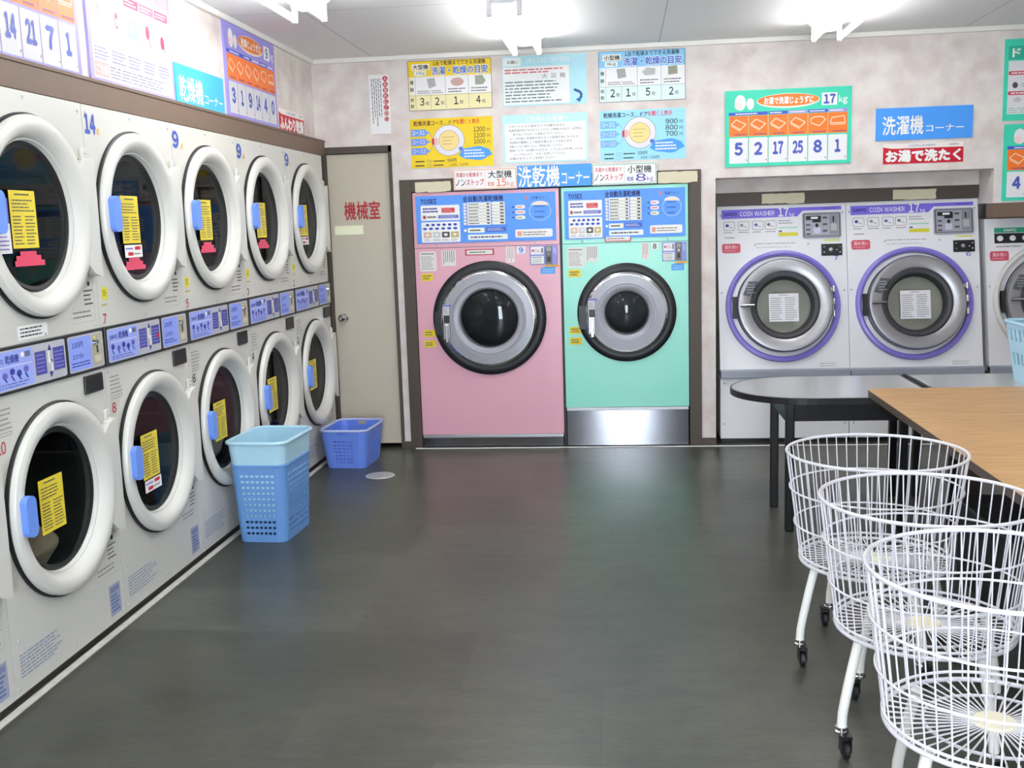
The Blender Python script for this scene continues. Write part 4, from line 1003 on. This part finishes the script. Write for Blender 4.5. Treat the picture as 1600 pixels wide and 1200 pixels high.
b, c, fin = board('instruction_board', -2.938, 2.53, .75, .486, 'lavender-edged how-to board with five picture panels on the left wall', 'board', left=True, t=.01, edge=ink('a59cdc'))
u, q = 750, 486
c.rect(22, 22, 728, q - 26, ink('cbc8de'), 1); c.rect(22, 22, 728, 96, ink('b4abe0'), 2); c.text('乾燥機の使い方', 150, 32, 600, 86, W_, 3, .04)
for k in range(5):
    xa = 30 + k * 140; c.rect(xa, 150, xa + 130, 330, ink('d2d2d6'), 2); c.rect(xa, 112, xa + 130, 148, (ink('d8d6e2'), ink('e4a0b4'), ink('dc5070'), ink('dc7088'), ink('dc5a78'))[k], 2)
    c.dash(xa + 10, 118, xa + 120, 142, 2, W_, 3, k, .4); c.dash(xa + 6, 338, xa + 124, 392, 4, ink('8c88b8'), 3, k + 6, .35)
    if k == 2: c.rect(xa + 18, 190, xa + 112, 270, ink('8cb0e8'), 3); c.ell(xa + 60, 230, 30, 22, ink('d8e4f4'), 4)
    elif k == 1: c.ell(xa + 66, 220, 14, 32, ink('c84860'), 3); c.ell(xa + 66, 226, 8, 16, W_, 4)
    elif k == 0: c.ell(xa + 60, 190, 16, 24, ink('8c8c94'), 3); c.ell(xa + 40, 260, 12, 20, ink('a4a4ac'), 3); c.ell(xa + 90, 268, 12, 24, ink('b4b4bc'), 3)
    else: c.ell(xa + 60, 220 + 20 * (k - 3), 20, 28, ink('c84868'), 3); c.line(xa + 66, 240, xa + 84, 280, 8, ink('9c6070'), 3)
c.rect(30, 398, 140, 452, ink('e6a8a4'), 2); c.text('ご注意', 40, 408, 130, 440, W_, 3, .02); c.dash(152, 402, 716, 452, 4, ink('86869a'), 2, 9, .35)
fin()

def tape(x0, z1, w, h, y, label):
    b = MB(); rg = random.Random(int(x0 * 100)); n = 9
    pts = [(x0 + w * i / n, z1 - h + rg.uniform(-.004, .004)) for i in range(n + 1)] + [(x0 + w + rg.uniform(-.006, .006), z1 - h * .5)] + [(x0 + w * (1 - i / n), z1 + rg.uniform(-.002, .002)) for i in range(n + 1)]
    b.prism(pts, y - .003, y, PAPER, axis='y'); tag(b.build('paper_strip'), label, 'paper', 'yellowed paper strips over the machines')
tape(.588, 1.758, .232, .066, -.012, 'yellowed blank paper strip on the frame over the pink washer-dryer')
tape(2.148, 1.766, .246, .07, -.012, 'yellowed blank paper strip on the frame over the mint washer-dryer')
tape(2.828, 1.613, .27, .065, .262, 'yellowed blank paper strip over the washer numbered 7')
tape(3.657, 1.61, .27, .063, .262, 'torn yellowed paper strip over the washer numbered 6')

# ------------------------------------------------------------------ tables
def leg(b, x, y, s, z1, m): b.box(x - s, x + s, y - s, y + s, 0, z1, m)
ZT = 0.635
t = thing('table', (0, 0, 0), 'black table with a rounded end, standing before the purple-ringed washers', 'table')
outline = [(3.345, -1.26), (2.80, -1.26)] + [(2.79 - .35 * math.sin(a), -1.61 + .35 * math.cos(a)) for a in [PI * i / 28 for i in range(1, 28)]] + [(2.80, -1.96), (3.345, -1.96)]
b = MB(); b.prism(outline, ZT - .03, ZT - .0004, BLACKP); b.add([(x, y, ZT) for x, y in [(2.79 + (x - 2.79) * .975, -1.61 + (y + 1.61) * .965) for x, y in outline]], [tuple(range(len(outline)))], TABLE_REFL); b.build('tabletop', t, bevel=.006, seg=3)
b = MB(); b.box(2.70, 3.30, -1.935, -1.915, ZT - .11, ZT - .03, BLACKM); b.box(2.70, 3.30, -1.31, -1.29, ZT - .11, ZT - .03, BLACKM); b.box(2.66, 2.68, -1.9, -1.52, ZT - .11, ZT - .03, BLACKM); b.box(3.29, 3.31, -1.9, -1.32, ZT - .11, ZT - .03, BLACKM)
b.build('apron', t)
for (x, y) in ((2.68, -1.93), (2.67, -1.50), (3.19, -1.93), (3.30, -1.30)):
    b = MB(); leg(b, x, y, .02, ZT - .03, BLACKM); b.build('leg', t, bevel=.006)
t = thing('table', (0, 0, 0), 'second black table continuing past the dark seam, under the pale blue basket', 'table')
b = MB(); b.box(3.352, 4.75, -1.96, -1.26, ZT - .03, ZT - .0004, BLACKP); b.add([(3.372, -1.948, ZT), (4.74, -1.948, ZT), (4.74, -1.272, ZT), (3.372, -1.272, ZT)], [(0, 1, 2, 3)], TABLE_REFL); b.box(3.352, 3.372, -1.96, -1.26, ZT - .001, ZT + .006, BLACKP); b.build('tabletop', t, bevel=.006)
b = MB(); b.box(3.40, 4.7, -1.935, -1.915, ZT - .11, ZT - .03, BLACKM); b.box(3.40, 4.7, -1.31, -1.29, ZT - .11, ZT - .03, BLACKM); b.build('apron', t)
for (x, y) in ((3.42, -1.92), (3.42, -1.30), (4.7, -1.92), (4.7, -1.30)):
    b = MB(); leg(b, x, y, .02, ZT - .03, BLACKM); b.build('leg', t, bevel=.006)
t = thing('table', (0, 0, 0), 'wood-grain topped table with dark edges beside the wire carts', 'table')
b = MB(); b.prism(rrpts(3.032, 3.95, -4.95, -1.885, .05), ZT + .0305, ZT + .031, WOOD); b.prism(rrpts(3.030, 3.952, -4.952, -1.883, .05), ZT + .0005, ZT + .0304, mat('dark_table_edge', '5c5046', rough=.5)); b.build('tabletop', t)
for (x, y) in ((3.42, -2.2), (3.88, -2.2), (3.42, -4.6), (3.88, -4.6)):
    b = MB(); leg(b, x, y, .025, ZT, DKBROWN); b.build('leg', t, bevel=.005)
t = thing('storage_box', (0, 0, 0), 'black box under the wooden table behind the wire carts', 'box')
b = MB(); b.box(3.25, 3.95, -3.5, -2.55, 0.0, .30, BLACKP); b.build('body', t, bevel=.01)
b = MB(); b.box(3.235, 3.965, -3.515, -2.535, .30, .335, BLACKP); b.build('lid', t, bevel=.01)

# ------------------------------------------------------------------ wire carts
def make_cart():
    t = thing('wire_cart', (0, 0, 0), '', 'laundry cart', group='white wire laundry carts')
    R1, z1, R0, z0 = .282, .695, .235, .335
    def ring(r, z, n=64): return [(r * math.cos(2 * PI * i / n), r * math.sin(2 * PI * i / n), z) for i in range(n)]
    b = MB(); b.tube(ring(R1, z1), .0052, WIRE, n=8, closed=True); b.build('rim', t)
    b = MB(); n = 48
    for i in range(n):
        a = 2 * PI * i / n; b.tube([(R1 * math.cos(a), R1 * math.sin(a), z1), (R0 * math.cos(a), R0 * math.sin(a), z0)], .0022, WIRE, n=5, caps=False)
    for z in (.575, .455):
        r = R0 + (R1 - R0) * (z - z0) / (z1 - z0) + .005; b.tube(ring(r, z), .0033, WIRE, n=6, closed=True)
    b.build('basket_side', t)
    b = MB()
    for i in range(n):
        a = 2 * PI * (i + .5) / n; b.tube([(R0 * math.cos(a), R0 * math.sin(a), z0), (.03 * math.cos(a), .03 * math.sin(a), z0)], .0022, WIRE, n=5, caps=False)
    b.tube(ring(R0, z0 - .004), .006, WIRE, n=8, closed=True); b.tube(ring(R0 + .003, z0 + .014), .004, WIRE, n=6, closed=True); b.tube(ring(.15, z0 - .006), .004, WIRE, n=6, closed=True)
    b.build('basket_floor', t)
    b = MB(); b.lathe([(0, .006), (.045, .006), (.047, .003), (.047, -.003), (0, -.003)], (0, 0, z0), mat('cream_hub_disc', 'ece6cc', rough=.4), n=28, axis='z'); b.build('hub', t)
    for k in range(4):
        a = math.radians(200 + 90 * k); ca, sa = math.cos(a), math.sin(a)
        b = MB(); b.tube([(.214 * ca, .214 * sa, z0 - .006), (.238 * ca, .238 * sa, .24), (.256 * ca, .256 * sa, .165), (.265 * ca, .265 * sa, .12), (.268 * ca, .268 * sa, .078)], .0135, CREAM, n=12); lg = b.build('leg', t)
        b = MB(); px, py = .268 * ca, .268 * sa
        b.lathe([(0, .012), (.017, .01), (.017, .004), (.014, .002), (.019, -.002), (.019, -.008), (0, -.01)], (px, py, .076), CHROME, n=16, axis='z')
        w = (px - .018 * sa, py + .018 * ca)
        b.box(w[0] - .014, w[0] - .010, w[1] - .014, w[1] + .014, .022, .068, BLACKM); b.box(w[0] + .010, w[0] + .014, w[1] - .014, w[1] + .014, .022, .068, BLACKM); b.box(w[0] - .014, w[0] + .014, w[1] - .018, w[1] + .018, .062, .07, BLACKM)
        b.lathe([(0, -.009), (.02, -.009), (.0255, -.006), (.0255, .006), (.02, .009), (0, .009)], (w[0], w[1], .0255), BLACK, n=20, axis='x')
        b.build('caster', lg)
    return t
cart = make_cart()
for i, (x, y, rz, lab) in enumerate((
        (2.735, -3.355, 0.0, 'white wire cart on casters farthest from the camera, nearest the black table'),
        (2.738, -3.935, .1, 'white wire cart on casters standing between the other two carts'),
        (2.732, -4.52, .25, 'white wire cart on casters in front with the cream hub disc, cut by the frame'))):
    o = cart if i == 0 else copy_tree(cart)
    o.location = (x, y, 0); o.rotation_euler.z = rz; o['label'] = lab

# ------------------------------------------------------------------ baskets
def basket_shell(w0, d0, w1, d1, h, r, m, rows, cols_w, cols_d, hole, n_corner=4, name='basket'):
    """tapered rounded-rectangle shell with real slots; hole(side, row, col) tells where material is missing"""
    b = MB(); pts = []; kinds = []
    def outline(w, d, rr):
        out = []; kd = []
        sides = [((w / 2 - rr, -d / 2), (-w / 2 + rr, -d / 2), cols_w, 'f'), ((-w / 2, -d / 2 + rr), (-w / 2, d / 2 - rr), cols_d, 'l'), ((-w / 2 + rr, d / 2), (w / 2 - rr, d / 2), cols_w, 'b'), ((w / 2, d / 2 - rr), (w / 2, -d / 2 + rr), cols_d, 'r')]
        corners = [(-w / 2 + rr, -d / 2 + rr, 1.5 * PI), (-w / 2 + rr, d / 2 - rr, PI), (w / 2 - rr, d / 2 - rr, .5 * PI), (w / 2 - rr, -d / 2 + rr, 0)]
        for (a, e, n, s), (cx, cy, a0) in zip(sides, corners):
            for i in range(n): out.append((a[0] + (e[0] - a[0]) * i / n, a[1] + (e[1] - a[1]) * i / n)); kd.append((s, i))
            for i in range(n_corner): g = a0 - PI / 2 * i / n_corner; out.append((cx + rr * math.cos(g), cy + rr * math.sin(g))); kd.append(('c', i))
        return out, kd
    v = []; N = 0
    for k, zf in enumerate(rows):
        o, kd = outline(w0 + (w1 - w0) * zf, d0 + (d1 - d0) * zf, r); N = len(o)
        v += [(x, y, zf * h) for x, y in o]
    f = []
    for k in range(len(rows) - 1):
        for i in range(N):
            s, q = kd[i]
            if s != 'c' and hole(s, k, q): continue
            j = (i + 1) % N; f.append((k * N + i, (k + 1) * N + i, (k + 1) * N + j, k * N + j))
    b.add(v, f, m, False); b.add(v[:N], [tuple(range(N))], m)
    return b, outline
def slot_rows(n, z0, z1, ratio=.5):
    out = [0, .06, z0]; st = (z1 - z0) / n
    for i in range(n): out += [z0 + st * (i + ratio), z0 + st * (i + 1)]
    return out
# tall blue hamper
rows = slot_rows(11, .10, .93, .42) + [1.0]
t = thing('laundry_hamper', (.192, -1.945, 0), 'tall mid-blue slotted laundry hamper standing against the dryers', 'laundry basket', rotz=math.radians(-3))
b, _ = basket_shell(.235, .345, .27, .38, .375, .04, MBLUE, rows, 22, 28, lambda s, k, q: k >= 2 and k < len(rows) - 2 and k % 2 == 0 and q % 3 != 0)
b.build('body', t, solid=.004)
b = MB(); b.tube([(x, y, .375) for x, y in rrpts(-.137, .137, -.192, .192, .05, 6)], .007, MBLUE, n=8, closed=True); b.build('rim', t)
t2 = thing('laundry_basket', (.192, -1.945, 0), 'pale blue basket nested in the tall mid-blue hamper', 'laundry basket', rotz=math.radians(-3))
b, _ = basket_shell(.225, .335, .285, .40, .37, .045, LBLUE, [0, .3, .62, .8, 1.0], 9, 11, lambda s, k, q: False)
for i, p in enumerate(b.v): b.v[i] = p + Vector((0, 0, .115))
b.build('body', t2, solid=.004)
b = MB(); b.tube([(x, y, .487) for x, y in rrpts(-.15, .15, -.206, .206, .055, 6)], .009, LBLUE, n=8, closed=True); b.build('rim', t2)
# low periwinkle basket
t = thing('laundry_basket', (.195, -.42, 0), 'low periwinkle slotted laundry basket near the machine room door', 'laundry basket', rotz=math.radians(-4))
rows = slot_rows(7, .14, .78, .45) + [.88, .96, 1.0]
def hole2(s, k, q):
    if k >= 2 and k < len(rows) - 4 and k % 2 == 0: return q % 3 != 0 and 3 < q < 18
    return s in 'fb' and k == len(rows) - 3 and 8 <= q <= 13
b, _ = basket_shell(.25, .34, .30, .40, .24, .045, PBLUE, rows, 22, 28, hole2)
b.build('body', t, solid=.004)
b = MB(); b.tube([(x, y, .24) for x, y in rrpts(-.152, .152, -.202, .202, .055, 6)], .008, mat('pale_periwinkle', 'b9c4ee', rough=.35), n=8, closed=True); b.build('rim', t)
# pale basket with teal handle on the second black table
t = thing('laundry_basket', (4.01, -1.62, ZT + .001), 'pale blue basket with teal handle on the black table, cut by the frame', 'laundry basket')
b, _ = basket_shell(.38, .30, .46, .36, .29, .05, LBLUE, [0, .1, .3, .5, .7, .9, 1.0], 9, 9, lambda s, k, q: k in (2, 4) and q % 2 == 1)
b.build('body', t, solid=.004)
b = MB(); b.tube([(x, y, .29) for x, y in rrpts(-.232, .232, -.182, .182, .055, 6)], .009, LBLUE, n=8, closed=True); b.build('rim', t)
b = MB(); b.tube([(-.235, -.18, .29), (-.235, -.18, .325), (-.22, -.18, .337), (.22, -.18, .337), (.235, -.18, .325), (.235, -.18, .29)], .012, TEAL, n=8); b.build('handle', t)
b = MB(); c = Canvas(b, (-.175, -.1785, .235), X, Z, .09, .03, 90, 30); c.rr(0, 0, 90, 28, 10, ink('e08050'), 1); b.build('label', t)
# drain cover
b = MB(); b.lathe([(0, .004), (.07, .004), (.085, .003), (.088, 0)], (.448, -.787, 0), mat('dull_steel_cover', 'cfcfc8', rough=.35, metal=.5), n=40, axis='z')
tag(b.build('floor_drain_cover'), 'round pale metal cover in the floor near the periwinkle basket', 'drain cover')
